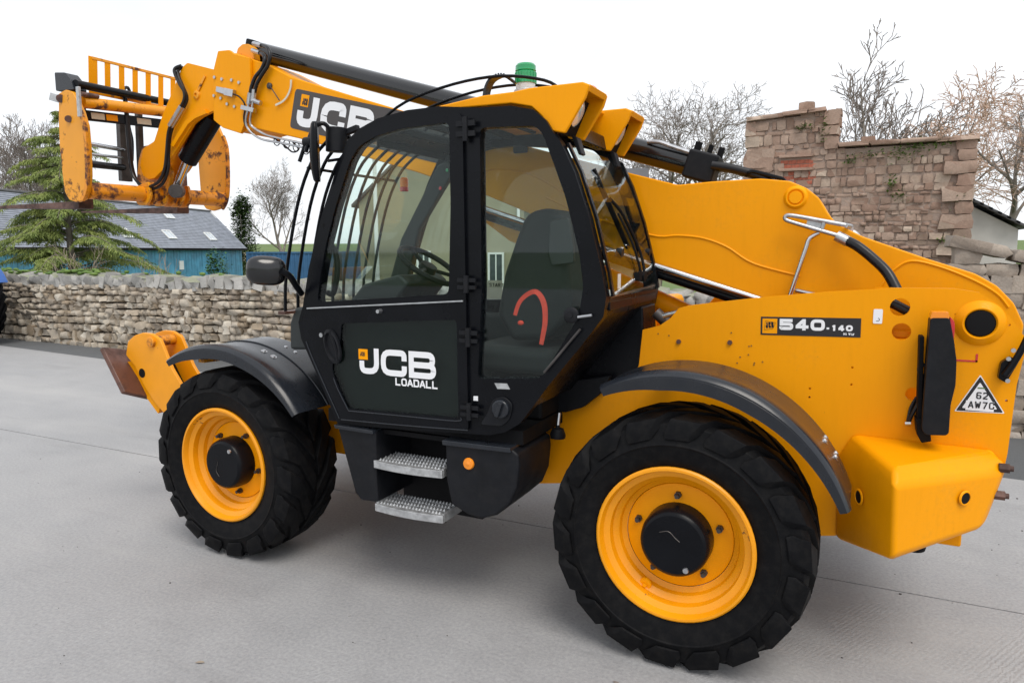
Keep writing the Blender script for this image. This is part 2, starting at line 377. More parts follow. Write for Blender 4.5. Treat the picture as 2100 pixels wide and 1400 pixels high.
# ------------------------------------------------------------------ stroke lettering (wide square letters as printed on the machine)
def rect0(x0, y0, x1, y1): return [(x0, y0), (x1, y0), (x1, y1), (x0, y1)]
GLYPH = {   # strokes on a unit cell, (points, closed)
 'J': [([(1, 1.2), (1, 0), (0, 0), (0, .50)], 0)], 'C': [([(1, .62), (1, 1), (0, 1), (0, 0), (1, 0), (1, .38)], 0)],
 'B': [([(0, .5, 1), (0, 1, 1), (.96, 1), (.96, .5)], 1), ([(0, 0, 1), (0, .5, 1), (1, .5), (1, 0)], 1)],
 'L': [([(0, 1.11), (0, 0), (1.05, 0)], 0)], 'O': [([(0, 0), (0, 1), (1, 1), (1, 0)], 1)], 'D': [([(0, 0, 1), (0, 1, 1), (1, 1), (1, 0)], 1)],
 'A': [([(-.08, -.11), (.5, 1.06)], 0), ([(.5, 1.06), (1.08, -.11)], 0), ([(.2, .28), (.8, .28)], 0)],
 '5': [([(1.08, 1), (.02, 1, 1), (.02, .54, 1), (1, .54), (1, 0), (0, 0), (0, .25)], 0)], '4': [([(.70, -.2), (.70, 1.2)], 0), ([(.62, 1.02), (.02, .26)], 0), ([(-.08, .24), (1.12, .24)], 0)],
 '0': [([(0, 0), (0, 1), (1, 1), (1, 0)], 1)], '1': [([(.6, -.2), (.6, 1.2)], 0), ([(.6, 1.0), (.1, .78)], 0)], '-': [([(-.1, .35), (1.1, .35)], 0)],
 'H': [([(0, -.11), (0, 1.11)], 0), ([(1, -.11), (1, 1.11)], 0), ([(0, .5), (1, .5)], 0)], 'i': [([(.5, -.11), (.5, .7)], 0), ([(.5, .92), (.5, 1.11)], 0)],
 'V': [([(-.05, 1.11), (.5, -.05)], 0), ([(.5, -.05), (1.05, 1.11)], 0)], 'z': [([(0, .7), (1, .7), (0, 0), (1.05, 0)], 0)],
 '6': [([(1, .85), (1, 1), (0, 1), (0, 0), (1, 0), (1, .52), (0, .52)], 0)], '2': [([(0, .8), (0, 1), (1, 1), (1, .55), (0, .1), (0, 0), (1.05, 0)], 0)],
 'W': [([(-.1, 1.11), (.2, -.05)], 0), ([(.2, -.05), (.5, .8)], 0), ([(.5, .8), (.8, -.05)], 0), ([(.8, -.05), (1.1, 1.11)], 0)], '7': [([(-.05, 1), (1, 1), (.35, -.11)], 0)],
 'S': [([(1, .8), (1, 1), (0, 1), (0, .52), (1, .52), (1, 0), (0, 0), (0, .2)], 0)], 'T': [([(-.1, 1), (1.1, 1)], 0), ([(.5, 1), (.5, -.11)], 0)],
 'R': [([(0, -.11), (0, 1), (1, 1), (1, .5), (0, .5)], 0), ([(.5, .5), (1.05, -.11)], 0)], 'E': [([(1.05, 1), (0, 1), (0, 0), (1.05, 0)], 0), ([(0, .5), (.9, .5)], 0)]}
def stroke(mb, pts, w, closed, to3, lift, rad):
    SH = [len(p) > 2 and p[2] for p in pts]; P = [Vector(p[:2]) for p in pts]
    if len(P) > 2 and rad:
        Q = []; n = len(P)
        for i, p in enumerate(P):
            if SH[i] or (not closed and i in (0, n-1)): Q.append(p); continue
            a, b = P[i-1], P[(i+1) % n]; da, db = a-p, b-p; ra = min(rad, da.length*.5, db.length*.5); s0, e0 = p+da.normalized()*ra, p+db.normalized()*ra
            for j in range(5):
                t = j/4; Q.append(s0*(1-t)**2 + p*2*t*(1-t) + e0*t*t)
        P = Q
    n = len(P); k = len(mb.v); h = w/2
    for i, p in enumerate(P):
        if closed: d1, d2 = (p-P[i-1]), (P[(i+1) % n]-p)
        else: d1 = p-P[i-1] if i else P[1]-p; d2 = P[i+1]-p if i < n-1 else d1
        if d1.length < 1e-7: d1 = d2
        if d2.length < 1e-7: d2 = d1
        d1.normalize(); d2.normalize(); n1, n2 = Vector((-d1.y, d1.x)), Vector((-d2.y, d2.x)); m = (n1+n2)
        m = m.normalized(); m = m/max(.45, m.dot(n1))
        for sg in (1, -1): mb.v.append(tuple(to3(p+m*h*sg, lift)))
    for i in range(n if closed else n-1):
        j = (i+1) % n; mb.f.append((k+2*i, k+2*j, k+2*j+1, k+2*i+1))
def lettering(text, org, ux, uz, H, cw, gap, w, m, parent, nrm=(0, -1, 0), name='lettering', wide=None, rad=.12):
    """org: lower left corner; ux, uz unit vectors along and up; H cap height, cw cell width, w stroke width (metres)."""
    mb = MB(); x = 0; org, ux, uz, nrm = map(Vector, (org, ux, uz, nrm)); l = 0
    for ch in text:
        if ch == ' ': x += cw*.6; continue
        c = (wide or {}).get(ch, 1)*cw
        for pts, closed in GLYPH[ch]:
            S = [(x + w/2 + p[0]*(c-w), min(max(w/2 + p[1]*(H-w), 0), H)) + tuple(p[2:]) for p in pts]
            stroke(mb, S, w, closed, lambda p, lf: org + ux*p.x + uz*p.y + nrm*lf, .0004*l, 0 if ch in 'LAHVWT147izE-' else w*rad/.12); l = (l+1) % 4
        x += c + gap
    # give the print a little body
    o = mb.build(name, m, parent, angle=0, weld=False)
    return o


# ------------------------------------------------------------------ the setting: ground, yard, field
rnd = random.Random(7)
def sm(a, b, x): t = max(0, min(1, (x-a)/(b-a))); return t*t*(3-2*t)
def ground_z(x, y):
    z = -.03 - .85*sm(5.4, 7.5, y)
    z += 4.9*sm(48, 190, math.hypot(x*.75, y)) * sm(6, 30, y)
    z += 2.6*sm(1.9, 5.5, x)*sm(5.3, 9, y)*(1-sm(60, 90, y))
    return z
def build_ground():
    def axis(a, b, fine0, fine1, nf, nc):
        out = [a + (fine0-a)*(1-(1-i/nc)**2) for i in range(nc)] + [fine0 + (fine1-fine0)*i/nf for i in range(nf)] + [fine1 + (b-fine1)*(i/nc)**2 for i in range(nc+1)]
        return out
    X = axis(-900, 900, -60, 30, 90, 14); Y = axis(-600, 1200, -20, 60, 100, 14); mb = MB(); nx = len(X)
    for y in Y:
        for x in X: mb.v.append((x, y, ground_z(x, y)))
    for j in range(len(Y)-1):
        for i in range(nx-1): mb.f.append((j*nx+i, j*nx+i+1, (j+1)*nx+i+1, (j+1)*nx+i))
    struct(mb.build('ground', 'grass', angle=180, weld=False))
build_ground()
def edge_y(x): return 2.90 - .0847*x                     # far edge of the concrete
mb = MB(); mb.prism_z([(-60, -30), (30, -30), (30, 3.9), (4, 4.62), (-20, 5.3), (-60, 6.4)], -.02, -.012)
struct(mb.build('tarmac', 'asphalt', angle=0))
xs = [-60 + i*4 for i in range(26)]
def slab(y0, far):
    mb = MB(); mb.prism_z([(-60, y0), (24, y0)] + ([(24, far), (-60, far)] if far is not None else [(24, edge_y(24)), (-60, edge_y(-60))]), -.011, 0)
    return struct(mb.build('concrete_slab', 'concrete', angle=0))
slab(-30, .146); slab(.158, None)

# ------------------------------------------------------------------ stones
def stone_meshes(m, n, seed, rough, jit, name='stone'):
    out = []; rn = random.Random(seed)
    for k in range(n):
        bm = bmesh.new(); bmesh.ops.create_cube(bm, size=1); bmesh.ops.subdivide_edges(bm, edges=bm.edges[:], cuts=1, use_grid_fill=True)
        for v in bm.verts:
            p = v.co.copy(); q = p.normalized()*.62; v.co = p.lerp(q, rough) + Vector([rn.uniform(-jit, jit) for _ in range(3)])
        me = bpy.data.meshes.new(name); bm.to_mesh(me); bm.free(); me.shade_smooth()
        if rough < .3: me.set_sharp_from_angle(angle=R(48))
        me.materials.append(MATS[m]); out.append(me)
    return out
def put(mesh, name, parent, loc, dim, rz=0, rx=0, ry=0):
    o = bpy.data.objects.new(name, mesh); COL.objects.link(o); o.parent = parent; o.location = loc; o.scale = dim; o.rotation_euler = (rx, ry, rz); return o
def merge(meshes, items, name, parent):
    mb = MB()
    for k, loc, dim, rot in items:
        me = meshes[k]; Mx = Matrix.Translation(loc) @ Matrix.Rotation(rot, 4, 'Z') @ Matrix.Diagonal((*dim, 1))
        mb.add([Mx @ v.co for v in me.vertices], [tuple(p.vertices) for p in me.polygons])
    o = mb.build(name, me.materials[0].name, parent, angle=180, weld=False); stuff(o); return o

# dry stone wall along the far side of the yard
WA, WB = Vector((-19.5, 5.16)), Vector((1.45, 4.50)); WD = (WB-WA).normalized(); WN = Vector((WD.y, -WD.x)); WROT = math.atan2(WD.y, WD.x); WLEN = (WB-WA).length
def wall_pt(s, d, z): p = WA + WD*s + WN*d; return (p.x, p.y, z)
wall = empty('dry_stone_wall', None, (WA.x, WA.y, 0))
tag(wall, 'long grey dry stone wall with upright cope stones behind the yard', 'wall')
SM = stone_meshes('limestone', 14, 3, .26, .115); CM = stone_meshes('limestone_cope', 8, 5, .24, .13)
items = []; z = -.06; row = 0
while z < 1.13:
    h = rnd.uniform(.085, .15) * (1.45 if z < .2 else 1.0) * (.82 if z > .9 else 1); s = -rnd.uniform(0, .2)
    while s < WLEN + .2:
        w = rnd.choice((rnd.uniform(.09, .17), rnd.uniform(.13, .28))) * (1.25 if z < .2 else 1)
        zz = z + h/2 + .018*math.sin(s*1.7 + row); hh = h*rnd.uniform(.78, 1.14)
        items.append((s + w/2, zz, w*1.02, hh, rnd.uniform(-.05, .045) + .05*(1-zz/1.4))); s += w
    z += h*.97; row += 1
WTOP = z
def rel(p): return (p[0]-WA.x, p[1]-WA.y, p[2])
vis = [it for it in items if it[0] < 12.3]; vis.sort(key=lambda it: -it[2]*it[3]/((it[0]-21)**2+60) * (1 if 2.0 < it[0] < 10.4 else .35))
keep = set(id(it) for it in vis[:300]); rest = []
for it in items:
    s, zz, w, h, d = it; k = rnd.randrange(14); loc = rel(wall_pt(s, d-.10, zz)); dim = (w*.93, .30, h*.94)
    if id(it) in keep: put(SM[k], 'stone', wall, loc, dim, WROT, 0, rnd.uniform(-.10, .10))
    else: rest.append((k, loc, dim, WROT))
merge(SM, rest, 'stone_courses', wall)
s = 0; crest = []
while s < WLEN:
    w = rnd.uniform(.11, .30); h = rnd.uniform(.13, .23); o = (s + w/2, h, w)
    if s < 12.5: put(CM[rnd.randrange(8)], 'cope_stone', wall, rel(wall_pt(s+w/2, -.2, WTOP + h/2 - .01)), (w*1.08, .46, h*1.15), WROT, rnd.uniform(-.15, .15), rnd.uniform(-.3, .3))
    else: crest.append((rnd.randrange(8), rel(wall_pt(s+w/2, -.2, WTOP + h/2 - .02)), (w*1.1, .46, h*1.12), WROT))
    s += w*.97
merge(CM, crest, 'cope_course', wall)
mb = MB(); a, b_, c, d = [wall_pt(0, -.13, 0), wall_pt(WLEN, -.13, 0), wall_pt(WLEN, -.40, 0), wall_pt(0, -.40, 0)]
mb.prism_z([rel(p)[:2] for p in (a, b_, c, d)], -.05, WTOP-.01); mb.build('wall_core', 'hearting', wall, angle=0)
# moss cushions on the cope
mb = MB()
for _ in range(70):
    s = rnd.choice((rnd.gauss(5.6, .5), rnd.uniform(1, 6.2), rnd.uniform(1, 12))); p = rel(wall_pt(s, rnd.uniform(-.34, -.05), WTOP + rnd.uniform(.20, .29)))
    mb.ball(p, rnd.uniform(.04, .12), rnd.uniform(.03, .07), rnd.uniform(.015, .04), 7, 4)
stuff(mb.build('moss', 'weed', wall, angle=180))

# rubble wall at the right, joined to the ruin
rw = empty('rubble_wall', None, (1.5, 4.5, 0)); tag(rw, 'short stretch of pale rubble wall right of the counterweight below the ruin', 'wall')
RM = stone_meshes('rubble', 8, 11, .24, .07); z = -.05
while z < 1.72:
    h = rnd.uniform(.08, .20); x = .08 + rnd.uniform(-.1, 0)
    while x < 3.2:
        w = rnd.uniform(.12, .36); top = 1.84 - .26*(x - .1)
        if z + h*.6 < top: put(RM[rnd.randrange(8)], 'stone', rw, (x + w/2, rnd.uniform(-.03, .03), z + h/2), (w*1.03, .32, h*1.05))
        x += w
    z += h*.98
x = .0
while x < 3.2:
    w = rnd.uniform(.3, .55); put(RM[rnd.randrange(8)], 'cope_slab', rw, (x + w/2, .1, 1.84 - .26*x + .05), (w, .55, .12), 0, 0, .25); x += w
mb = MB(); mb.prism([(.0, -.05), (3.2, -.05), (3.2, 1.0), (.0, 1.72)], .02, .3); mb.build('wall_core', 'sandstone_mortar', rw, angle=0)

# roofless sandstone ruin
RY = 6.6
ruin = empty('stone_ruin', None, (0, RY, 0)); tag(ruin, 'roofless brown sandstone ruin with weeds growing on its stepped wall top', 'ruin')
TX0, TX1, RX1 = -.82, .36, 1.93
def ruin_top(x): return 3.66 + .07*(x-TX0)/1.2 if x < TX1 else 3.21 - .01*(x-TX1)
BMs = stone_meshes('sandstone', 14, 21, .17, .06)
rows = []; z = 1.3; rst = []
while z < 3.7: h = rnd.choice((.05, .06, .075, .09, .105, .14)); rows.append((z, h)); z += h
for i, (z, h) in enumerate(rows):
    x = TX0
    while x < RX1 - .02:
        w = rnd.choice((rnd.uniform(.06, .14), rnd.uniform(.09, .24)))
        if x == TX0 and z > 2.3: w = rnd.uniform(.16, .40)
        if x + w > RX1 - .12: w = RX1 - x
        if x < TX1 < x + w: w = TX1 - x if TX1 - x > .08 else w
        zt = ruin_top(min(x + w/2, RX1))
        if z + h*.75 < zt and not (-.36 < x + w/2 < .06 and 2.93 < z + h/2 < 3.17) and not (x + w > RX1 - .2 and z > 1.5):
            hh = h*rnd.uniform(.75, 1.12)
            rst.append((rnd.randrange(14), (x + w/2, rnd.uniform(-.012, .02), z + hh/2), (w*rnd.uniform(.84, .97), .22, hh*.95), rnd.uniform(-.04, .04), rnd.uniform(-.07, .07)))
        x += w
rst.sort(key=lambda t: -t[2][0]*t[2][2]*(1 if t[1][2] > 2.75 - .62*max(0, t[1][0]-.2) else .05))
for k, p_, d_, rx_, ry_ in rst[:295]: put(BMs[k], 'stone', ruin, p_, d_, 0, rx_, ry_)
merge(BMs, [(k, p_, d_, 0) for k, p_, d_, rx_, ry_ in rst[295:]], 'stone_courses', ruin)
z = 1.5                                                   # quoins at the corner
k = 0
while z < 3.02:
    h = rnd.uniform(.13, .21); w = .36 if k % 2 == 0 else .20
    put(BMs[k % 14], 'quoin', ruin, (RX1 - w/2 + .01, .035, z + h/2), (w*.99, .40, h*.96))
    z += h; k += 1
put(BMs[3], 'quoin', ruin, (RX1 - .11, .06, z + .08), (.22, .4, .16))
for i, (z0, h, w) in enumerate(((2.55, .24, .36), (2.8, .18, .22), (3.0, .26, .40), (3.28, .15, .20), (3.44, .20, .14))):
    put(BMs[i], 'quoin', ruin, (TX0 + w/2 - .01, .05, z0 + h/2), (w, .36, h*.95))
for i, (z0, h, w) in enumerate(((3.2, .17, .18), (3.38, .12, .24), (3.51, .20, .2))):
    put(BMs[i+5], 'quoin', ruin, (TX1 - w/2 + .012, .05, z0 + h/2), (w, .40, h*.96))
for x0, x1, zz in ((TX0, -.62, 3.65), (-.63, -.34, 3.665), (-.35, -.02, 3.685), (-.03, .2, 3.70), (.36, .75, 3.225), (.74, 1.1, 3.225), (1.08, 1.5, 3.225), (1.48, 1.96, 3.215)):
    put(BMs[rnd.randrange(14)], 'coping_slab', ruin, ((x0+x1)/2, .05, zz + .02), (x1-x0, .46, .055), 0, 0, -.04 if x0 < .3 else 0)
put(BMs[1], 'loose_stone', ruin, (-.06, .1, 3.80), (.19, .2, .13)); put(BMs[4], 'loose_stone', ruin, (.72, .1, 3.30), (.17, .18, .11))
for zz in (2.955, 3.135): put(BMs[6], 'ledge', ruin, (-.15, -.05, zz), (.46, .2, .035))
bk = MB(); bk.box(-.05, .05, -.04, .04, -.028, .028); bkm = bk.mesh('brick', 'red_brick', 0)
for r_ in range(5):
    for c_ in range(4):
        if rnd.random() < .85: put(bkm, 'brick', ruin, (-.30 + c_*.105 + (r_ % 2)*.04, -.055, 2.78 + r_*.062 + (.03 if r_ > 2 else 0)), (1, 1, .95))
mb = MB(); mb.prism([(TX0+.03, .2), (RX1-.03, .2), (RX1-.03, 3.2), (TX1-.02, 3.2), (TX1-.02, 3.69), (TX0+.03, 3.64)], -.088, .42)
mb.build('wall_core', 'sandstone_mortar', ruin, bevel=.01, angle=0)
mb = MB(); mb.box(RX1-.55, RX1-.04, .43, 4.0, -.5, 2.2); mb.build('end_wall', 'sandstone_mortar', ruin, angle=0)
def leaves(mb, c, n, spread, size, rn, droop=.0):
    for _ in range(n):
        p = Vector(c) + Vector((rn.gauss(0, spread[0]), rn.gauss(0, spread[1]), rn.gauss(0, spread[2])))
        a = rn.uniform(0, 6.28); d = Vector((math.cos(a), math.sin(a), rn.uniform(-.4-droop, .9-droop))).normalized(); x, y = orth(d); sz = size*rn.uniform(.5, 1.3)
        mb.add([p, p+d*sz*.5+x*sz*.28, p+d*sz, p+d*sz*.5-x*sz*.28], [(0, 1, 2, 3)])
for (x, zz, n, sx, sz) in ((-.05, 3.50, 60, .06, .02), (.18, 3.43, 70, .02, .09), (.75, 3.1, 80, .16, .03), (1.15, 3.10, 120, .12, .06), (1.3, 3.18, 80, .10, .03), (1.55, 3.19, 50, .08, .025), (1.02, 2.72, 60, .03, .05),
                           (1.75, 2.52, 50, .03, .05), (1.68, 1.98, 60, .08, .02), (.52, 3.02, 40, .05, .03), (1.12, 2.55, 40, .04, .04)):
    mb = MB(); leaves(mb, (x, -.15, zz), n, (sx, .025, sz), .05, rnd); stuff(mb.build('wall_weed', 'weed', ruin, angle=0, weld=False))

# lime-washed lean-to behind the ruin's corner
sh = empty('lean_to_shed', None, (2.0, 7.4, 0)); tag(sh, 'whitewashed lean-to shed with a sagging slate roof right of the ruin', 'shed')
mb = MB(); mb.prism([(-.02, -.2), (.62, -.2), (.58, 2.13), (-.02, 2.48)], 0, 2.4); mb.build('wall', 'render_white', sh, angle=0)
mb = MB()
for k in range(7):
    x0, z0 = -.03 + k*.105, 2.56 - k*.062; mb.obox((x0, 1.15, z0), (.075, 0, -.04), (0, 1.3, 0), (.004, 0, .014))
mb.build('roof', 'slate_dark', sh, angle=0)

# ------------------------------------------------------------------ buildings beyond the wall
def frame_window(parent, pts4, out, nm='window', pane='window_pane', fr=.06):
    """pts4: lower left, lower right, upper right, upper left of a flat opening; out: outward normal."""
    P = [Vector(p) for p in pts4]; o = Vector(out).normalized(); ux = (P[1]-P[0]).normalized(); uz = (P[3]-P[0]).normalized()
    w = (P[1]-P[0]).length; h = (P[3]-P[0]).length; mb = MB(); c = (P[0]+P[2])/2
    for sx, sz, ww, hh in ((0, -h/2+fr/2, w, fr), (0, h/2-fr/2, w, fr), (-w/2+fr/2, 0, fr, h-2*fr), (w/2-fr/2, 0, fr, h-2*fr), (0, 0, fr*.6, h-2*fr)):
        mb.obox(c + ux*sx + uz*sz + o*.03, ux*ww/2, uz*hh/2, o*.03)
    f = mb.build(nm, 'window_white', parent, angle=0)
    mb = MB(); mb.obox(c + o*.012, ux*(w/2-fr*.5), uz*(h/2-fr*.5), o*.008); mb.build('pane', pane, f, angle=0)
    return f
# slate-roofed barn with blue boarding
BL, BR_ = Vector((-31.9, 12.1, 0)), Vector((-39.4, 33.8, 0)); bd = (BR_-BL).normalized(); bo = Vector((-bd.y, bd.x, 0)); blen = (BR_-BL).length
if bo.x > 0: bo = -bo                                      # away from the camera
EV, RG, RUN = 2.36, 4.72, 2.35
barn = empty('barn', None, (BL.x, BL.y, -.88)); tag(barn, 'long slate roofed barn with skylights and blue boarded front', 'barn')
def bp(s, d, z): p = BL + bd*s + bo*d; return Vector((p.x-BL.x, p.y-BL.y, z+.88))
mb = MB(); mb.loops([bp(0, .1, -.88), bp(0, .1, EV), bp(0, RUN, RG-.1), bp(0, 2*RUN, EV), bp(0, 2*RUN, -.88)], [bp(blen-.15, .1, -.88), bp(blen-.15, .1, EV), bp(blen-.15, RUN, RG-.1), bp(blen-.15, 2*RUN, EV), bp(blen-.15, 2*RUN, -.88)])
mb.build('wall', 'render_tan', barn, angle=0)
n = 74; bmesh_board = []
for k in range(n):
    s0 = blen*k/n; mb = MB(); c = bp(s0 + blen/n/2, .04, .72); mb.obox(c, bd*(blen/n/2-.012), bo*(.03 + .008*(k % 2)), Vector((0, 0, 1.6))); mb.build('board', 'blue_board', barn, angle=0)
slope = (bp(0, RUN, RG) - bp(0, -.25, EV-.28)); sl = slope.length; sn = slope.normalized(); up = bd.cross(sn); up = up if up.z > 0 else -up
NR = 26
for k in range(NR):                                        # slate courses, each lapping the one below
    a = bp(0, -.25, EV-.28) + sn*(sl*k/NR); mb = MB(); c = a + bd*(blen/2+.05) + sn*(sl/NR*.55) + up*(.02)
    mb.obox(c, bd*(blen/2+.2), sn*(sl/NR*.62) - up*.012, up*.012); mb.build('slate_course', 'slate', barn, angle=0)
mb = MB(); a = bp(0, RUN, RG); e = bp(0, 2*RUN+.25, EV-.28); mb.loops([a, e, e-Vector((0, 0, .05)), a-Vector((0, 0, .05))], [p + bd*(blen+.2) for p in (a, e, e-Vector((0, 0, .05)), a-Vector((0, 0, .05)))]); mb.build('rear_roof', 'slate', barn, angle=0)
mb = MB(); mb.tube([bp(-.1, RUN, RG+.04), bp(blen+.2, RUN, RG+.04)], .09, 8); mb.build('ridge_tile', 'slate_dark', barn)
mb = MB(); mb.bar(bp(-.1, -.27, EV-.34), bp(blen+.2, -.27, EV-.34), .12, .13); mb.build('gutter', 'dark', barn, angle=0)
for s, t in ((10.9, .30), (15.0, .30), (19.6, .29), (17.0, .80)):
    c = bp(s, -.25, EV-.28) + sn*(sl*t) + up*.05; hw, hh = .42, .36
    frame_window(barn, [c - bd*hw - sn*hh, c + bd*hw - sn*hh, c + bd*hw + sn*hh, c - bd*hw + sn*hh], up, 'skylight', 'skylight_pane', .07)
mb = MB(); mb.loops([bp(blen+.02, 0, EV-.2), bp(blen+.02, RUN, RG+.1), bp(blen+.02, 2*RUN, EV-.2)], [bp(blen+.14, 0, EV-.2), bp(blen+.14, RUN, RG+.1), bp(blen+.14, 2*RUN, EV-.2)]); mb.build('gable', 'render_white', barn, angle=0)
mb = MB(); mb.obox(bp(15.3, -.02, 1.05), bd*.22, bo*.02, Vector((0, 0, .27))); mb.build('notice_board', 'window_white', barn, angle=0)
# shipping containers
def container(name, loc, rz, ln, m, label, h=2.6):
    c = empty(name, None, loc); c.rotation_euler.z = rz; tag(c, label, 'container', 'containers beyond the wall')
    mb = MB(); n = int(ln/.28)
    for k in range(n):
        x0 = k*ln/n; prof = [(x0, 0), (x0+.10, 0), (x0+.14, .04), (x0+.24, .04), (x0+ln/n, 0)]
    pts = []
    for k in range(n):
        x0 = k*ln/n; pts += [(x0, .0), (x0+.10, .0), (x0+.14, .04), (x0+.24, .04)]
    poly = pts + [(ln, 0), (ln, 2.4), (0, 2.4)]
    mb.prism_z(poly, .15, h-.12); mb.build('side', m, c, angle=0)
    mb = MB(); mb.box(-.02, ln+.02, -.03, 2.43, h-.12, h); mb.box(-.02, ln+.02, -.03, 2.43, 0, .15)
    for x in (0, ln): mb.box(x-.05, x+.05, -.04, .1, 0, h)
    mb.build('frame', m, c, angle=0); return c
container('shipping_container', (-36.5, 31.5, -.75), R(28), 6.1, 'container_blue', 'blue corrugated shipping container beside the barn gable')
container('shipping_container', (-30.9, 34.6, -.72), R(26), 6.1, 'container_blue', 'blue corrugated shipping container behind the windscreen guard bars')
container('shipping_container', (-25.2, 37.4, -.7), R(26), 6.1, 'container_red', 'rust red shipping container beside the tan house gable')
# tan rendered house seen through the cab
H0 = Vector((-13.4, 14.0, -.88)); hx = Vector((.96, .28, 0)).normalized(); hy = Vector((-hx.y, hx.x, 0))
house = empty('house', None, H0); tag(house, 'tan rendered house gable with a small white window behind the cab', 'house')
def hp(a, b, z): return hx*a + hy*b + Vector((0, 0, z))
HG = [(0, 0), (5.2, 0), (5.2, 4.25), (2.6, 6.6), (0, 4.25)]
mb = MB(); mb.loops([hp(a, 0, z) for a, z in HG], [hp(a, 8, z) for a, z in HG]); mb.build('wall', 'render_tan', house, angle=0)
for sd in (0, 1):
    mb = MB(); e0, e1 = ((-.2, 4.1), (2.6, 6.66)) if sd == 0 else ((5.4, 4.1), (2.6, 6.66))
    mb.loops([hp(e0[0], -.12, e0[1]), hp(e1[0], -.12, e1[1]), hp(e1[0], -.12, e1[1]+.09), hp(e0[0], -.12, e0[1]+.09)], [hp(e0[0], 8.1, e0[1]), hp(e1[0], 8.1, e1[1]), hp(e1[0], 8.1, e1[1]+.09), hp(e0[0], 8.1, e0[1]+.09)])
    mb.build('roof', 'slate_dark', house, angle=0)
frame_window(house, [hp(1.85, -.01, 1.55), hp(2.3, -.01, 1.55), hp(2.3, -.01, 2.75), hp(1.85, -.01, 2.75)], -hy)
frame_window(house, [hp(4.1, -.01, 1.6), hp(4.6, -.01, 1.6), hp(4.6, -.01, 2.7), hp(4.1, -.01, 2.7)], -hy)
mb = MB(); mb.tube([hp(5.05, -.08, 0), hp(5.05, -.08, 4.1)], .05, 8); mb.build('downpipe', 'window_white', house)
# stone house behind, with a white porch cottage in front
st = empty('stone_house', None, (-8.1, 17.0, -.88)); tag(st, 'brown stone house with a slate roof and white window behind the driver seat', 'house')
def sp_(a, b, z): return hx*a + hy*b + Vector((0, 0, z))
mb = MB(); mb.loops([sp_(a, 0, z) for a, z in ((0, 0), (2.9, 0), (2.9, 4.6), (0, 4.6))], [sp_(a, 6, z) for a, z in ((0, 0), (2.9, 0), (2.9, 4.6), (0, 4.6))]); mb.build('wall', 'house_stone', st, angle=0)
mb = MB(); mb.loops([sp_(-.1, -.3, 4.5), sp_(3.0, -.3, 4.5), sp_(3.0, 3, 5.6), sp_(-.1, 3, 5.6)], [sp_(-.1, 6.3, 4.4), sp_(3.0, 6.3, 4.4), sp_(3.0, 3.02, 5.45), sp_(-.1, 3.02, 5.45)]); mb.build('roof', 'slate_dark', st, angle=0)
frame_window(st, [sp_(1.0, -.01, 2.9), sp_(1.7, -.01, 2.9), sp_(1.7, -.01, 3.9), sp_(1.0, -.01, 3.9)], -hy)
co = empty('cottage', None, (-7.2, 12.6, -.88)); tag(co, 'small white fronted cottage with a slate lean roof below the stone house', 'house')
mb = MB(); mb.loops([sp_(a, 0, z) for a, z in ((0, 0), (1.4, 0), (1.4, 2.6), (0, 2.6))], [sp_(a, 3, z) for a, z in ((0, 0), (1.4, 0), (1.4, 2.6), (0, 2.6))]); mb.build('wall', 'render_white', co, angle=0)
mb = MB(); mb.loops([sp_(a, -.02, z) for a, z in ((1.42, 0), (3.6, 0), (3.6, 2.55), (1.42, 2.55))], [sp_(a, 3, z) for a, z in ((1.42, 0), (3.6, 0), (3.6, 2.55), (1.42, 2.55))]); mb.build('stone_front', 'house_stone', co, angle=0)
mb = MB(); mb.loops([sp_(-.1, -.25, 2.5), sp_(3.7, -.25, 2.5), sp_(3.7, -.25, 2.6), sp_(-.1, -.25, 2.6)], [sp_(-.1, 3, 3.5), sp_(3.7, 3, 3.5), sp_(3.7, 3, 3.6), sp_(-.1, 3, 3.6)]); mb.build('roof', 'slate_dark', co, angle=0)
mb = MB(); mb.bar(sp_(-.1, -.3, 2.5), sp_(3.7, -.3, 2.5), .1, .1); mb.build('gutter', 'window_white', co, angle=0)
frame_window(co, [sp_(.3, -.03, 1.2), sp_(.95, -.03, 1.2), sp_(.95, -.03, 2.2), sp_(.3, -.03, 2.2)], -hy)
frame_window(co, [sp_(1.7, -.05, .6), sp_(2.4, -.05, .6), sp_(2.4, -.05, 2.3), sp_(1.7, -.05, 2.3)], -hy, 'door')
# lamp column behind the wall
lp = empty('lamp_column', None, (-9.5, 9.6, -.88)); tag(lp, 'slim white lamp column standing in front of the tan house', 'lamp post')
mb = MB(); mb.tube([(0, 0, 0), (0, 0, 1.6)], .07, 10); mb.build('base', 'window_white', lp)
mb = MB(); mb.tube([(0, 0, 1.6), (0, 0, 4.9)], [.055, .045], 10); mb.build('column', 'window_white', lp)
mb = MB(); mb.ball((0, 0, 4.97), .16, .16, .09, 12, 6); mb.build('lamp_head', 'zinc', lp)

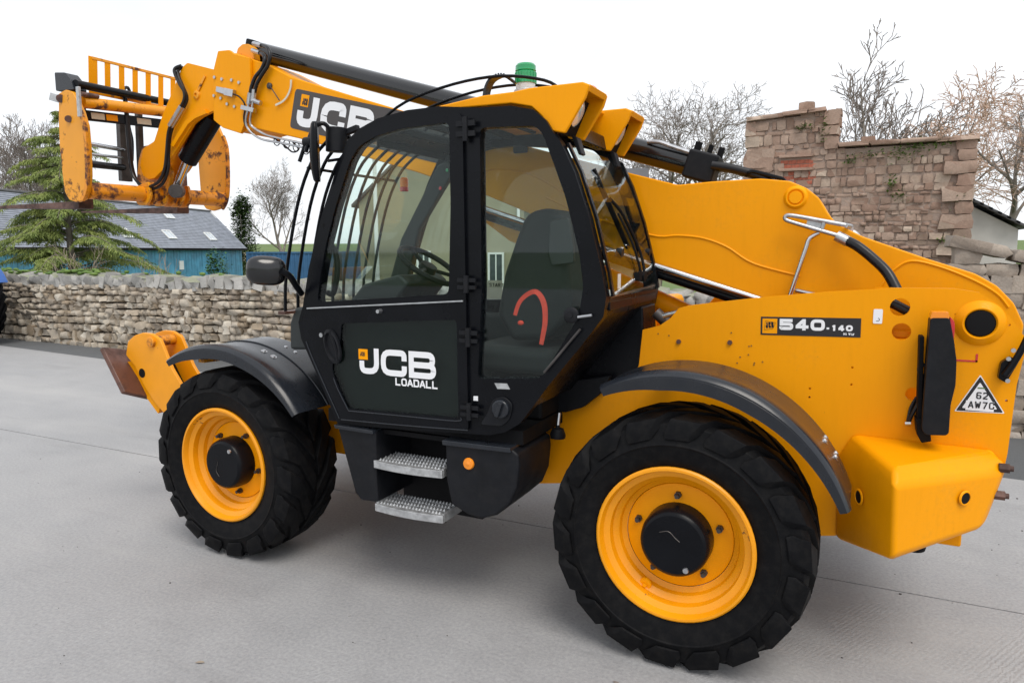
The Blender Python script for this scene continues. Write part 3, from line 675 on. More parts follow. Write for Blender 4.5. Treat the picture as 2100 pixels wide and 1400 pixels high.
# ------------------------------------------------------------------ trees and shrubs
def grow(mb, p, d, length, r, lvl, rn, par):
    """one limb, then its side limbs"""
    seg = max(3, int(5 - lvl*.6)) if lvl < par['lv'] else 2; pts = [p.copy()]; q = p.copy(); dd = d.copy()
    for i in range(seg):
        dd = (dd + Vector((rn.gauss(0, par['wob']), rn.gauss(0, par['wob']), rn.gauss(0, par['wob']) + par['up'])) + par['wind']*.12).normalized(); q = q + dd*length/seg; pts.append(q.copy())
    rad = [max(par['rmin'], r*(1-(.9 if lvl == 0 else .6)*i/seg)) for i in range(seg+1)]
    tgt = mb[0] if lvl <= 1 else mb[1]
    tgt.tube(pts, rad, 7 if lvl == 0 else (5 if lvl == 1 else 3), cap=False)
    if lvl >= par['lv']: return
    n = par['n'][lvl]
    for k in range(n):
        t = par['t0'][min(lvl, len(par['t0'])-1)]; t = t + (1-t)*(k+rn.random())/n; i = min(seg-1, int(t*seg)); w = t*seg - i
        b = pts[i].lerp(pts[i+1], w); bd_ = (pts[i+1]-pts[i]).normalized(); x, y = orth(bd_); a = k*2.4 + rn.uniform(-.6, .6); sp = R(rn.uniform(*par['ang']))
        nd = (bd_*math.cos(sp) + (x*math.cos(a)+y*math.sin(a))*math.sin(sp)).normalized()
        grow(mb, b, nd, length*rn.uniform(*par['len'])*(1.15-.4*t), max(par['rmin'], r*(1-.55*t)*rn.uniform(.45, .62)), lvl+1, rn, par)
def bare_tree(name, loc, height, label, seed, m='twig', bark='bark', r=None, group=None, cat='tree', **kw):
    par = dict(lv=5, n=(7, 6, 5, 4, 3), ang=(28, 62), len=(.5, .68), wob=.09, up=.05, t0=(.35, .2), rmin=.012, wind=Vector((0, 0, 0))); par.update(kw)
    rn = random.Random(seed); t = empty(name, None, loc); mbs = [MB(), MB()]; lean = kw.get('lean', Vector((0, 0, 0))); par.pop('lean', None)
    grow(mbs, Vector((0, 0, 0)), (Vector((0, 0, 1)) + lean).normalized(), height*par.pop('trunk', .55), r or height*.022, 0, rn, par)
    mbs[0].build('trunk', bark, t, angle=180, weld=False); mbs[1].build('crown', m, t, angle=180, weld=False); return tag(t, label, cat, group)
bare_tree('bare_tree', (-41.2, 40, .3), 6.9, 'lone leafless tree standing in the field left of the cab', 5, ang=(25, 55), up=.12, n=(9, 6, 5, 3, 3), t0=(.22, .15), trunk=.8, r=.19, rmin=.008)
bare_tree('bare_tree', (-43, 21.5, -1), 12.5, 'tall leafless tree at the left edge behind the conifer', 12, ang=(20, 45), up=.10, n=(8, 6, 5, 4, 3), r=.2, rmin=.011)
bare_tree('bare_tree', (-47, 25, -1), 11.5, 'second leafless tree farther behind the left edge conifer', 14, ang=(20, 45), up=.10, n=(8, 6, 5, 4, 3), r=.2, rmin=.011)
bare_tree('bare_tree', (-6.9, 25, -.8), 10.8, 'round crowned leafless tree left of the ruin behind the boom', 23, ang=(28, 60), n=(6, 6, 5, 4, 3), t0=(.45, .25), rmin=.008)
bare_tree('bare_tree', (-4.3, 25.5, -.8), 11.0, 'leafless tree with forked trunk beside the left edge of the ruin', 29, ang=(28, 58), n=(6, 6, 5, 4, 3), t0=(.4, .25), rmin=.008)
bare_tree('bare_tree', (.05, 13.2, .2), 6.2, 'wind swept leafless tree rising above the ruin tower', 31, wind=Vector((.30, .05, .48)), n=(7, 5, 4, 3, 2), ang=(22, 50), t0=(.42, .2), r=.13, rmin=.008, trunk=.62)
bare_tree('bare_tree', (1.45, 13.8, .2), 5.8, 'thin leafless tree with long arching limbs behind the ruin wall', 37, m='twig_sunlit', wind=Vector((.55, .1, .2)), n=(5, 5, 4, 3, 2), ang=(28, 60), r=.10, rmin=.008)
bare_tree('bare_tree', (3.2, 12.2, 1.2), 4.7, 'leafless tree with twigs painted sunlit orange above the lean to shed', 41, m='twig_sunlit', n=(6, 6, 5, 4, 2), ang=(25, 60), r=.10, rmin=.005, up=.03)
bare_tree('bare_tree', (3.55, 10.4, 1.4), 3.6, 'leaning leafless tree at the right edge of the picture', 47, m='twig', n=(6, 6, 5, 4, 2), ang=(25, 60), r=.085, rmin=.0045, wind=Vector((.2, 0, .1)))
bare_tree('bare_tree', (2.85, 15.5, 1.2), 5.2, 'leafless tree with twigs painted sunlit orange farthest back on the bank', 53, m='twig_sunlit', n=(6, 6, 5, 4, 2), ang=(25, 62), r=.09, rmin=.008)
bare_tree('thorn_bush', (.95, 12.6, .6), 3.9, 'dense purple brown leafless thicket behind the ruin wall', 59, m='twig_purple', cat='bush', n=(8, 7, 5, 4, 3), ang=(25, 70), t0=(.15, .1), trunk=.6, r=.06, rmin=.005)
bare_tree('thorn_bush', (1.6, 13.0, .6), 3.6, 'lower purple brown leafless thicket right of the windswept tree', 61, m='twig_purple', cat='bush', n=(8, 7, 5, 4, 3), ang=(25, 70), t0=(.15, .1), trunk=.6, r=.06, rmin=.005)
for i, (x, y, h, sd, lb) in enumerate(((-15.0, 7.2, 2.4, 71, 'pale leafless shrub behind the wall under the second fork tine'), (-16.6, 7.0, 2.6, 73, 'pale twiggy shrub leaning over the wall beside the conifer'), (-13.5, 7.6, 2.0, 75, 'low pale twiggy shrub in front of the blue boards'))):
    bare_tree('bare_shrub', (x, y, -.85), h*1.25, lb, sd, m='twig_pale', bark='twig_pale', cat='shrub', n=(7, 5, 4, 2, 3), lv=3, ang=(15, 45), t0=(.1, .2), trunk=.6, r=.028, rmin=.0045)
# conifer with drooping sprays
def conifer(loc, H, label, seed, rb):
    rn = random.Random(seed); t = empty('conifer', None, loc); tr = MB(); tr.tube([(0, 0, 0), (.03, 0, H*.5), (0, 0, H)], [.13, .08, .015], 8); tr.build('trunk', 'bark', t)
    mb = MB(); lim = MB(); z = .35
    while z < H:
        L0 = rb*(1-z/H)**.75 + .12; n = rn.randint(5, 7); a0 = rn.random()*6.28
        for k in range(n):
            a = a0 + k*6.28/n + rn.uniform(-.5, .5); Lk = L0*rn.uniform(.5, 1.15); zj = z + rn.uniform(-.18, .18); dr = rn.uniform(.16, .36); dx, dy = math.cos(a), math.sin(a); pts = []
            for i in range(7):
                s = i/6; pts.append(Vector((dx*Lk*s, dy*Lk*s, max(.05, zj + Lk*(.14*math.sin(s*2.6) - dr*s*s)))))
            lim.tube(pts, [.022*(1-.8*i/6) for i in range(7)], 4, cap=False)
            m = int(12 + Lk*26)
            for j in range(m):
                s = .12 + .88*j/m; f = s*6; i = min(5, int(f)); p = pts[i].lerp(pts[i+1], f-i); sd = -1 if j % 2 else 1
                ln = (.18 + .50*(1-s))*min(1, Lk)*rn.uniform(.6, 1.1)
                d = (Vector((-dy*sd, dx*sd, 0))*.8 + Vector((dx, dy, 0))*.75 + Vector((0, 0, -.35+rn.uniform(-.2, .15)))).normalized()
                # each side twig carries hanging needle tufts
                for w in range(max(3, int(ln/.045))):
                    q = p + d*ln*(w+.5)/max(3, int(ln/.045)) + Vector((0, 0, rn.uniform(-.02, .01)))
                    for h in range(2):
                        e = (d*.5 + Vector((rn.uniform(-.6, .6), rn.uniform(-.6, .6), -.55 + rn.uniform(-.4, .5)))).normalized(); wd = Vector((rn.uniform(-1, 1), rn.uniform(-1, 1), rn.uniform(-.4, .4))).normalized()*.012; l = rn.uniform(.07, .14)
                        mb.add([q-wd, q+wd, q+e*l+wd*.3, q+e*l-wd*.3], [(0, 1, 2, 3)])
        z += .21 + .12*rn.random()
    lim.build('limb', 'bark', t, angle=180, weld=False); stuff(mb.build('foliage', 'needle', t, angle=0, weld=False)); return tag(t, label, 'conifer')
conifer((-18.9, 8.3, -.88), 6.4, 'green conifer with drooping sprays behind the wall under the forks', 81, 3.5)
def leafy(name, loc, dims, n, size, m, label, seed, cat='bush'):
    rn = random.Random(seed); t = empty(name, None, loc); st_ = MB()
    for k in range(7):
        a = k*.9; st_.tube([(0, 0, 0), (math.cos(a)*dims[0]*.3, math.sin(a)*dims[1]*.3, dims[2]*.5), (math.cos(a)*dims[0]*.5, math.sin(a)*dims[1]*.5, dims[2]*.85)], [.03, .02, .008], 5)
    st_.build('stems', 'bark', t, angle=180)
    mb = MB(); clumps = [(Vector((rn.gauss(0, .38)*dims[0], rn.gauss(0, .38)*dims[1], (.12+.88*rn.random()**.8)*dims[2])), rn.uniform(.5, 1)) for _ in range(int(n/45))]
    for c, s in clumps:
        k = 1 - .55*(c.z/dims[2])**2; c.x *= k; c.y *= k; leaves(mb, c, 45, (dims[0]*.12*s, dims[1]*.12*s, dims[2]*.07*s), size, rn, .2)
    stuff(mb.build('foliage', m, t, angle=0, weld=False)); return tag(t, label, cat)
leafy('laurel_bush', (-13.0, 8.0, -.88), (.62, .62, 2.65), 2600, .085, 'laurel', 'small upright green bush behind the wall left of the black mirror', 91)
leafy('ivy_tree', (-42.6, 37.0, -.9), (1.5, 1.5, 6.6), 7000, .26, 'ivy', 'dark ivy covered tree behind the barn gable', 93, 'tree')
leafy('garden_shrub', (-7.0, 11.9, -.88), (.5, .4, 2.0), 1200, .09, 'laurel', 'small green shrub at the cottage window', 97)
# field wall on the skyline
fw = MB(); rn = random.Random(4)
pts = [(-95, 62), (-75, 80), (-55, 95), (-35, 108)]
for i in range(3):
    a, b = Vector(pts[i]), Vector(pts[i+1]); d = (b-a).normalized(); nrm = Vector((-d.y, d.x)); L_ = (b-a).length; k = 0
    while k < L_:
        p = a + d*k; z0 = ground_z(p.x, p.y); h = rn.uniform(1.0, 1.3); w = rn.uniform(.7, 1.4); q = p + d*w
        fw.loops([(p.x, p.y, z0-.3), (q.x, q.y, z0-.3), (q.x, q.y, z0+h), (p.x, p.y, z0+h)], [(v.x, v.y, zz) for v, zz in ((p+nrm*.5, z0-.3), (q+nrm*.5, z0-.3), (q+nrm*.5, z0+h), (p+nrm*.5, z0+h))]); k += w
fo = fw.build('field_wall', 'limestone', angle=0); tag(fo, 'distant grey field wall along the skyline', 'wall')

# front edge of another tractor at the left border
tr = empty('tractor', None, (-15.3, 3.75, 0)); tag(tr, 'blue tractor of which only a big tyre shows at the left edge', 'tractor')


# ------------------------------------------------------------------ tractor wheel at the left border
def lugged_tyre(Rt, W, rim, n, lug, slant, wide, seed=0):
    """tyre on the y axis, outer face at y=0, inner at y=W; returns carcass + lugs as one mesh builder"""
    mb = MB(); c = W/2; Rb = Rt - lug
    prof = [(rim-.01, .045), (rim+.012, .02), (rim+.05, .006), (Rb-.115, -.006), (Rb-.112, -.010), (Rb-.107, -.010), (Rb-.104, -.006), (Rb-.075, .004), (Rb-.024, .016), (Rb-.004, .045), (Rb, .10), (Rb+.004, c)]
    prof = prof + [(r, W-a) for r, a in prof[::-1][1:]]
    mb.lathe(prof, (0, 0, 0), (0, 1, 0), 72)
    pitch_ = 2*math.pi/n
    for sd in (0, 1):
        for k in range(n):
            a0 = pitch_*(k + .5*sd)
            st = [(c-.01, Rb-.01, Rt, 0, .50), (c*.62, Rb-.01, Rt, .38, .50), (.075, Rb-.012, Rt-.003, .78, .56), (.016, Rb-.03, Rt-.018, .98, .62), (-.002, Rb-.055, Rb-.030, 1.06, .60), (-.004, Rb-.085, Rb-.082, 1.12, .46)]
            vs = []
            for y, rb, rt, sh, wd in st:
                w = pitch_*wd*wide; s = a0 + slant*pitch_*sh; yy = y if not sd else W-y; off = (-.010 if y < .03 else 0); yo = yy + (off if not sd else -off)
                if y < .0: yo = yy + (-.007 if not sd else .007)
                for aa, rr, y3 in ((s-w/2, rb, yy), (s-w*.40, rt, yo), (s+w*.40, rt, yo), (s+w/2, rb, yy)):
                    vs.append((math.cos(aa)*rr, y3, math.sin(aa)*rr))
            fs = []
            for i in range(len(st)-1):
                for j in range(3): fs.append((i*4+j, i*4+j+1, (i+1)*4+j+1, (i+1)*4+j))
            fs.append((0, 1, 2, 3)); e = (len(st)-1)*4; fs.append((e, e+3, e+2, e+1)); mb.add(vs, fs)
    return mb
tw = empty('wheel', tr, (0, 0, .83)); 
lugged_tyre(.83, .5, .46, 22, .05, 2.2, .8).build('tyre', 'rubber', tw, angle=32)
mb = MB(); mb.lathe([(.46, .03), (.47, .0), (.44, .01), (.41, .08), (.30, .12), (.12, .10), (0, .10)], (0, 0, 0), (0, 1, 0), 40); mb.build('rim', 'window_white', tw)
tw.rotation_euler.z = R(0)
mb = MB(); pts = [(math.cos(R(a))*.93, math.sin(R(a))*.93+.83) for a in range(28, 165, 8)]; inn = [(math.cos(R(a))*.90, math.sin(R(a))*.90+.83) for a in range(28, 165, 8)]
mb.prism(pts + inn[::-1], -.05, .55); mb.build('mudguard', 'tractor_blue', tr)
mb = MB(); mb.box(-1.4, -.5, .5, 1.4, .7, 1.4); mb.build('body', 'tractor_blue', tr, bevel=.05)
tr.location = (-15.74, 3.9, 0)

# ------------------------------------------------------------------ the telehandler
T = empty('telehandler'); tag(T, 'yellow and black telescopic handler with enclosed cab, raised boom and pallet forks', 'telehandler')
def boltset(mb, pts, y, r=.011, h=.008, n=6, nrm=-1):
    for x, z in pts: mb.cyl((x, y, z), (x, y + nrm*h, z), r, n, r*.92)
# ---- wheels
def make_wheel():
    w = empty('wheel', T)
    lugged_tyre(.588, .405, .345, 18, .024, 1.3, 1.34).build('tyre', 'rubber', w, angle=40, bevel=.006)
    mb = MB(); mb.lathe([(.352, .028), (.353, .012), (.346, .006), (.336, .006), (.332, .016), (.326, .038), (.312, .044), (.300, .050), (.296, .085), (.280, .098), (.272, .105), (.266, .128), (.250, .140), (.244, .143)], (0, 0, 0), (0, 1, 0), 64)
    mb.build('rim', 'yellow_chip', w, angle=30)
    mb = MB(); mb.lathe([(.2445, .150), (.240, .140), (.228, .136), (.15, .128), (.12, .126)], (0, 0, 0), (0, 1, 0), 56); mb.build('wheel_disc', 'yellow_plain', w, angle=30)
    mb = MB(); mb.lathe([(.158, .127), (.156, .06), (.150, .030), (.142, .020), (.132, .014), (.128, .014), (.05, .012), (0, .012)], (0, 0, 0), (0, 1, 0), 40)
    mb.build('hub', 'black_paint', w, angle=30)
    for k in range(10):
        a = R(36*k + 20); c = (math.cos(a)*.193, 0, math.sin(a)*.193)
        if k % 2: continue
        mb = MB(); mb.cyl((c[0], .132, c[2]), (c[0], .112, c[2]), .017, 6, .016); mb.cyl((c[0], .112, c[2]), (c[0], .092, c[2]), .010, 8); mb.build('wheel_nut', 'steel_dark', w)
    mb = MB(); mb.cyl((.06, .012, -.105), (.06, .004, -.105), .014, 12, .012); mb.build('drain_plug', 'zinc', w)
    mb = MB(); mb.tube(smooth([(-.06, .0105, .05), (-.02, .0105, .06), (.01, .0105, .035), (.03, .0105, .02)], 4), .0022, 4); mb.build('hub_mark', 'steel_dark', w)
    mb = MB(); mb.lathe([(.026, 0), (.030, .01), (.026, .018), (.012, .018), (.010, .03), (0, .03)], (-.14, .108, -.245), (0, -1, 0), 14); mb.build('valve', 'yellow_plain', w)
    return w
W0 = make_wheel()
W0.location = (0, -1.128, .581)
W1 = copy_tree(W0, T); W1.location = (-2.75, -1.128, .581); W1.rotation_euler = (0, R(-112), 0)
W1.rotation_mode = 'XYZ'; W1.rotation_euler = (0, R(-112), R(-1.2))
for x in (0, -2.75):
    w = copy_tree(W0, T); w.location = (x, 1.068, .581); w.rotation_euler = (0, 0, math.pi)
mb = MB(); 
for x in (0, -2.75): mb.tube([(x, -.9, .588), (x, -.45, .588), (x, .4, .588), (x, .85, .588)], [.13, .10, .10, .13], 16)
mb.ball((0, -.03, .588), .22, .2, .2); mb.ball((-2.75, -.03, .588), .22, .2, .2); mb.each('axle', 'black_paint', T)
# ---- chassis plates
PL = [(-0.326,1.274),(-0.309,1.463),(-0.224,1.487),(-0.167,1.529),(-0.127,1.58),(-0.084,1.594),(-0.012,1.605),(0.261,1.644),(0.557,1.678),(0.869,1.702),(1.051,1.702),(1.14,1.687),(1.212,1.637),(1.268,1.568),(1.321,1.489),(1.296,1.302),(1.289,1.112),(1.285,1.006),(1.273,0.897),(1.185,0.763),(1.007,0.66),(0.635,0.525),(0.398,0.482)]
PL = PL + [(.30, .95), (.0, 1.06), (-.30, .95), (-.52, .62), (-.9, .56), (-2.4, .56), (-2.6, .75), (-2.6, 1.02), (-1.3, 1.02), (-.75, 1.07), (-.42, 1.14)]
hA, hB = (0.847,-0.55,1.616), (0.859,-0.55,1.508); hC = (0.919,-0.55,1.232)
small = [(0.136,1.179),(0.195,1.128),(0.498,1.223),(0.669,1.346),(0.668,1.256),(0.67,1.335),(-0.122,1.412),(-0.228,1.447),(-0.173,1.44)]
holes = [circle(hA[0], hA[2], .040, 18), circle(hB[0], hB[2], .038, 18), circle(hC[0], hC[2], .030, 14)] + [circle(x, z, .0055, 7) for x, z in [(0.136,1.179),(0.195,1.128),(0.498,1.223),(0.498,1.181),(0.672,1.335),(0.672,1.256),(1.059,1.591),(1.252,1.555),(1.265,1.234)]]
mb = MB(); mb.prism(PL, -.55, -.525, holes); mb.build('chassis_plate', 'yellow', T, angle=20)
mb = MB(); mb.prism([(x, max(z, .80) if x > .62 else z) for x, z in PL], .46, .485); mb.build('chassis_plate', 'yellow', T, bevel=.004, angle=20)
bm_ = MB(); boltset(bm_, [(-0.122,1.412),(0.127,1.421)], -.55, .013, .01); boltset(bm_, [(-0.228,1.447),(-0.173,1.44),(0.132,1.469),(0.178,1.352),(0.217,1.407),(0.228,1.41),(0.216,1.366),(0.165,1.322),(0.243,1.318),(0.282,1.335),(0.245,1.327)], -.55, .0036, .003); bm_.each('plate_bolt', 'rust', T)
# cross members, inside of the frame
mb = MB(); mb.box(.75, 1.15, -.52, .455, .55, .95); mb.box(-.62, -.35, -.52, .455, .75, 1.15); mb.box(-2.5, -2.2, -.52, .455, .60, .95); mb.box(-1.5, -1.2, -.52, .455, .6, .85); mb.each('cross_member', 'yellow_plain', T, bevel=.01)
mb = MB(); mb.box(-.35, .70, -.45, .38, .78, 1.05); mb.box(-2.2, -.7, -.50, .44, .62, .70); mb.each('belly_guard', 'dark', T)
# rear plate between the chassis plates
mb = MB(); mb.prism([(1.18, .75), (1.235, .75), (1.29, 1.15), (1.235, 1.15)], -.524, .459); mb.build('rear_plate', 'yellow_plain', T, bevel=.006)
# pivot boss and its black cap
px_, pz_ = (1.148,-0.56,1.558)[0], (1.148,-0.56,1.558)[2]
mb = MB(); mb.lathe([(.098, -.002), (.088, .010), (.074, .018), (.066, .024), (.062, .024), (.055, .012)], (px_, -.55, pz_), (0, -1, 0), 40); mb.build('pivot_boss', 'yellow', T, angle=30)
mb = MB(); mb.lathe([(.056, .0), (.056, .016), (.05, .022), (0, .024)], (px_, -.55, pz_), (0, -1, 0), 32); mb.build('pivot_cap', 'dark', T, angle=30)
mb = MB(); mb.cyl((px_, -.52, pz_), (px_, .46, pz_), .055, 24); mb.build('pivot_pin', 'steel_dark', T)
# tubes seen through the lightening holes
mb = MB(); mb.tube([(hA[0]+.09, -.50, hA[2]-.05), (hA[0]-.06, -.49, hA[2]+.03)], .022, 12); mb.build('hose_run', 'hose', T)
mb = MB(); mb.box(hB[0]-.12, hB[0]+.12, -.49, -.45, hB[2]-.03, hB[2]-.005); mb.box(hA[0]-.1, hA[0]+.1, -.44, -.42, hA[2]-.15, hA[2]+.08); mb.each('inner_web', 'yellow_plain', T)
# ---- counterweight wings
def wing(sg, nm_lab=None):
    def Y(y): return y if sg < 0 else -y - .06
    # rings: against the plate, top shoulder, outer corner
    top = [(.685, -.55, 1.028), (.845, -.95, .995), (1.225, -.575, .995), (1.235, -.55, 1.030)]
    mid = [(.628, -.55, .915), (.846, -1.008, .940), (1.275, -.60, .940), (1.285, -.55, .96)]
    low = [(.636, -.55, .535), (.858, -1.000, .640), (1.20, -.66, .70), (1.235, -.55, .72)]
    bot = [(.650, -.55, .505), (.85, -.94, .605), (1.12, -.64, .655), (1.16, -.55, .665)]
    mb = MB(); rings = [[(x, Y(y), z) for x, y, z in r_] for r_ in (top, mid, low, bot)]; k = 0; vs = [p for r_ in rings for p in r_]; fs = [(0, 1, 2, 3), (12, 15, 14, 13)]
    for i in range(3):
        for j in range(3): fs.append((i*4+j, i*4+j+1, (i+1)*4+j+1, (i+1)*4+j))
        fs.append((i*4+3, i*4, (i+1)*4, (i+1)*4+3))
    mb.add(vs, fs); o = mb.build('counterweight', 'yellow', T, bevel=.038, seg=5, angle=60)
    return o
CW = wing(-1)
def painted_recess(c, nrm, r, parent):
    c, n = Vector(c), Vector(nrm).normalized(); mb = MB(); mb.lathe([(r*1.35, -.001), (r*1.22, .004), (r*1.05, .0045), (r, .0)], c, n, 28); mb.build('socket_rim', 'yellow_plain', parent, angle=50)
    mb = MB(); mb.lathe([(r*1.01, .0015), (0, .0015)], c, n, 28); mb.build('socket_shade', 'dark', parent)  # flat dark disc, the shade inside the socket painted as colour
fa = (Vector((.846, -1.008, .94)) - Vector((.628, -.55, .915))); na = fa.cross(Vector((0, 0, 1))).normalized(); na = na if na.x < 0 else -na
painted_recess(Vector((.73, -.765, .80)) + na*.004, na, .027, CW)
fb = (Vector((1.275, -.60, .94)) - Vector((.846, -1.008, .94))); nb = fb.cross(Vector((0, 0, 1))).normalized(); nb = nb if nb.y < 0 else -nb
painted_recess(Vector((1.115, -.757, .852)) + nb*.004 , nb, .024, CW)
mb = MB(); mb.lathe([(.018, .004), (0, .004)], (.93, -.72, 1.004), (-.02, -.09, 1), 16); mb.build('lifting_hole_shade', 'dark', CW)  # no opening here: a dark disc paints the shade of a hole
for u_, z_ in ((1.27, .955), (1.262, .835)):
    mb = MB(); mb.cyl((u_-.02, -.60, z_), (u_+.018, -.60, z_), .020, 6); mb.cyl((u_+.01, -.60, z_), (u_+.032, -.60, z_), .012, 10); mb.build('tow_bolt', 'rust', T)
mb = MB(); mb.lathe([(.05, 0), (.045, .03), (0, .03)], (.95, -.72, .62), (0, .1, -1), 20); mb.build('bung', 'dark', CW)
# ---- rear mudguards
def mudguard(cx, cz, r0, a0, a1, yo, yi, m, lipw, nm='mudguard', bolts=(), kx=1.0, crown=.02, split=None):
    mb = MB(); n = 36; A = [R(a0 + (a1-a0)*i/n) for i in range(n+1)]; sec = []
    S = [(yo, -lipw), (yo-.004, -.012), (yo+.008, .004), (yo+.03, .012), ((yo*.7+yi*.3), .012+crown), ((yo+yi)/2, .012+crown), (yi, .012+crown*.4)]
    S = S + [(y, d-.008) for y, d in S[::-1]]; m_ = len(S)
    for i_, a in enumerate(A):
        t_ = i_/n; lf = 1 - .55*max(0, (t_-.55)/.45)**1.3 - .45*max(0, (.22-t_)/.22)
        for y, d in S: d = d*lf if d < 0 else d; mb.v.append((cx + math.cos(a)*(r0+d)*kx, y, cz + math.sin(a)*(r0+d)))
    for i in range(n):
        for j in range(m_): mb.f.append((i*m_+j, i*m_+(j+1) % m_, (i+1)*m_+(j+1) % m_, (i+1)*m_+j))
    mb.f.append(tuple(range(m_))); mb.f.append(tuple(range(n*m_, n*m_+m_))[::-1])
    o = mb.build(nm, m, T, angle=40)
    for a, y in bolts:
        a = R(a); c = Vector((cx + math.cos(a)*(r0+.012+crown)*kx, y, cz + math.sin(a)*(r0+.012+crown))); d = Vector((math.cos(a), 0, math.sin(a)))
        b = MB(); b.lathe([(.020, -.006), (.020, .002), (.012, .003), (.010, .009), (0, .010)], c, d, 14); b.build('mudguard_bolt', 'zinc', o)
    if split is not None:
        b = MB(); b.tube([(cx + math.cos(a)*(r0+.016+crown)*kx, split, cz + math.sin(a)*(r0+.016+crown)) for a in A[8:]], .005, 6); b.build('seam_rib', m, o)
    return o
mudguard(.0, .585, .762, 118, 20, -1.125, -.775, 'fender_plastic', .066, crown=-.006, bolts=((38, -.86), (38, -.80), (32, -.86), (32, -.80)), kx=.96)
for a in (100,):
    mb = MB(); c_ = Vector((math.cos(R(a))*.735, 0, .585 + math.sin(R(a))*.735)); mb.bar((c_.x, -1.0, c_.z), (c_.x, -.551, c_.z), .05, .012); mb.build('mudguard_bracket', 'black_paint', T)
mudguard(.0, .585, .735, 118, 20, 1.065, .488, 'fender_plastic', .045, kx=.96)
FB = ((72, -.98), (66, -.98), (72, -.80), (66, -.80))
mudguard(-2.73, .560, .755, 121, 33, -1.165, -.70, 'fender_plastic', .065, bolts=FB, crown=-.012, split=-.90)
mudguard(-2.73, .560, .755, 121, 33, 1.105, .50, 'fender_plastic', .065, crown=.03)
mb = MB(); mb.bar((-2.95, -1.05, 1.20), (-2.95, -.5, 1.18), .05, .02); mb.build('mudguard_bracket', 'yellow_worn', T)
# ---- decal on the plate
def quad(o, *pts): pass
def plate_rect(name, x0, z0, x1, z1, y, m, parent, skew=0, t=.0016, r=0):
    mb = MB(); P = [(x0, z0), (x1, z0+skew), (x1, z1+skew), (x0, z1)]
    mb.prism(rounded(P, r) if r else P, y, y-t); return mb.build(name, m, parent, angle=0)
d0, d1 = (0.268,-0.552,1.466), (0.698,-0.552,1.474); d2 = (0.269,-0.552,1.553); 
dk = math.atan2(d1[2]-d0[2], d1[0]-d0[0]); dux = Vector((math.cos(dk), 0, math.sin(dk))); duz = Vector((-math.sin(dk), 0, math.cos(dk))); DW = (Vector(d1)-Vector(d0)).length; DH = (Vector(d2)-Vector(d0)).length
D0 = Vector((d0[0], -.5508, d0[2]))
def dec(name, x0, z0, x1, z1, m, parent, lift):
    mb = MB(); c = D0 + dux*((x0+x1)/2) + duz*((z0+z1)/2) + Vector((0, -lift, 0)); mb.obox(c, dux*((x1-x0)/2), Vector((0, .0004, 0)), duz*((z1-z0)/2)); return mb.build(name, m, parent, angle=0)
DP = dec('model_plate', 0, 0, DW, DH, 'black_print', T, .0006)
dec('logo_field', DW*.018, DH*.09, DW*.172, DH*.90, 'yellow_plain', DP, .0012)
lg = MB(); 
for P in ([(.038, .28), (.13, .36), (.155, .68), (.05, .78)],):
    Q = [D0 + dux*(DW*a) + duz*(DH*b) + Vector((0, -.0019, 0)) for a, b in P]
    for i in range(4): lg.bar(Q[i], Q[(i+1) % 4], .0008, .0022, (0, 1, 0))
lg.build('logo_outline', 'black_print', DP, angle=0)
lu = (dux + duz*.12).normalized(); lz = (duz - dux*.12).normalized()
lettering('JCB', D0 + dux*(DW*.055) + duz*(DH*.36) + Vector((0, -.0018, 0)), lu, lz, DH*.33, DW*.024, DW*.006, DH*.075, 'black_print', DP)
lettering('540', D0 + dux*(DW*.195) + duz*(DH*.30) + Vector((0, -.0016, 0)), dux, duz, DH*.60, DW*.142, DW*.016, DH*.17, 'white_print', DP)
lettering('-140', D0 + dux*(DW*.662) + duz*(DH*.31) + Vector((0, -.0016, 0)), dux, duz, DH*.32, DW*.067, DW*.011, DH*.10, 'white_print', DP, wide={'-': .62, '1': .8})
lettering('Hi Viz', D0 + dux*(DW*.835) + duz*(DH*.10) + Vector((0, -.0016, 0)), dux, duz, DH*.13, DW*.020, DW*.004, DH*.036, 'white_print', DP, wide={'i': .4})
a_, b_ = (0.744,-0.552,1.54), (0.781,-0.552,1.605); ST = plate_rect('sticker', a_[0], a_[2], b_[0], b_[2], -.551, 'white_print', T, r=.006)
sg = MB(); cx_, cz_ = (a_[0]+b_[0])/2, a_[2]+.012; sg.tube([(cx_+.003, -.5532, cz_+.014), (cx_+.008, -.5532, cz_+.006), (cx_+.003, -.5532, cz_), (cx_-.006, -.5532, cz_)], .0012, 5); sg.build('symbol', 'black_print', ST)
# triangular registration label
tA, tB, tC = (1.08,-0.552,1.171), (1.263,-0.552,1.178), (1.165,-0.552,1.338)
def tri(name, s, m, lift, parent):
    c = (Vector(tA)+Vector(tB)+Vector(tC))/3; P = [c + (Vector(p)-c)*s for p in (tA, tB, tC)]; mb = MB(); mb.prism(rounded([(p.x, p.z) for p in P], .006, 3), -.551-lift, -.5506-lift); return mb.build(name, m, parent, angle=0)
TL = tri('registration_label', 1, 'white_print', .0004, T); tri('border', .93, 'black_print', .0012, TL); tri('label_field', .70, 'white_print', .0020, TL)
tw_ = tB[0]-tA[0]; mb = MB(); mb.box(tA[0]+tw_*.22, tA[0]+tw_*.78, -.5533, -.5529, tA[2]+.010, tA[2]+.052); mb.build('label_panel', 'white_print', TL, angle=0)
lettering('62', (tA[0]+tw_*.415, -.5540, tA[2]+.062), (1, 0, 0), (0, 0, 1), .030, .019, .005, .0052, 'black_print', TL)
lettering('AW7C', (tA[0]+tw_*.27, -.5540, tA[2]+.021), (1, 0, 0), (0, 0, 1), .030, .0195, .0055, .0052, 'black_print', TL)
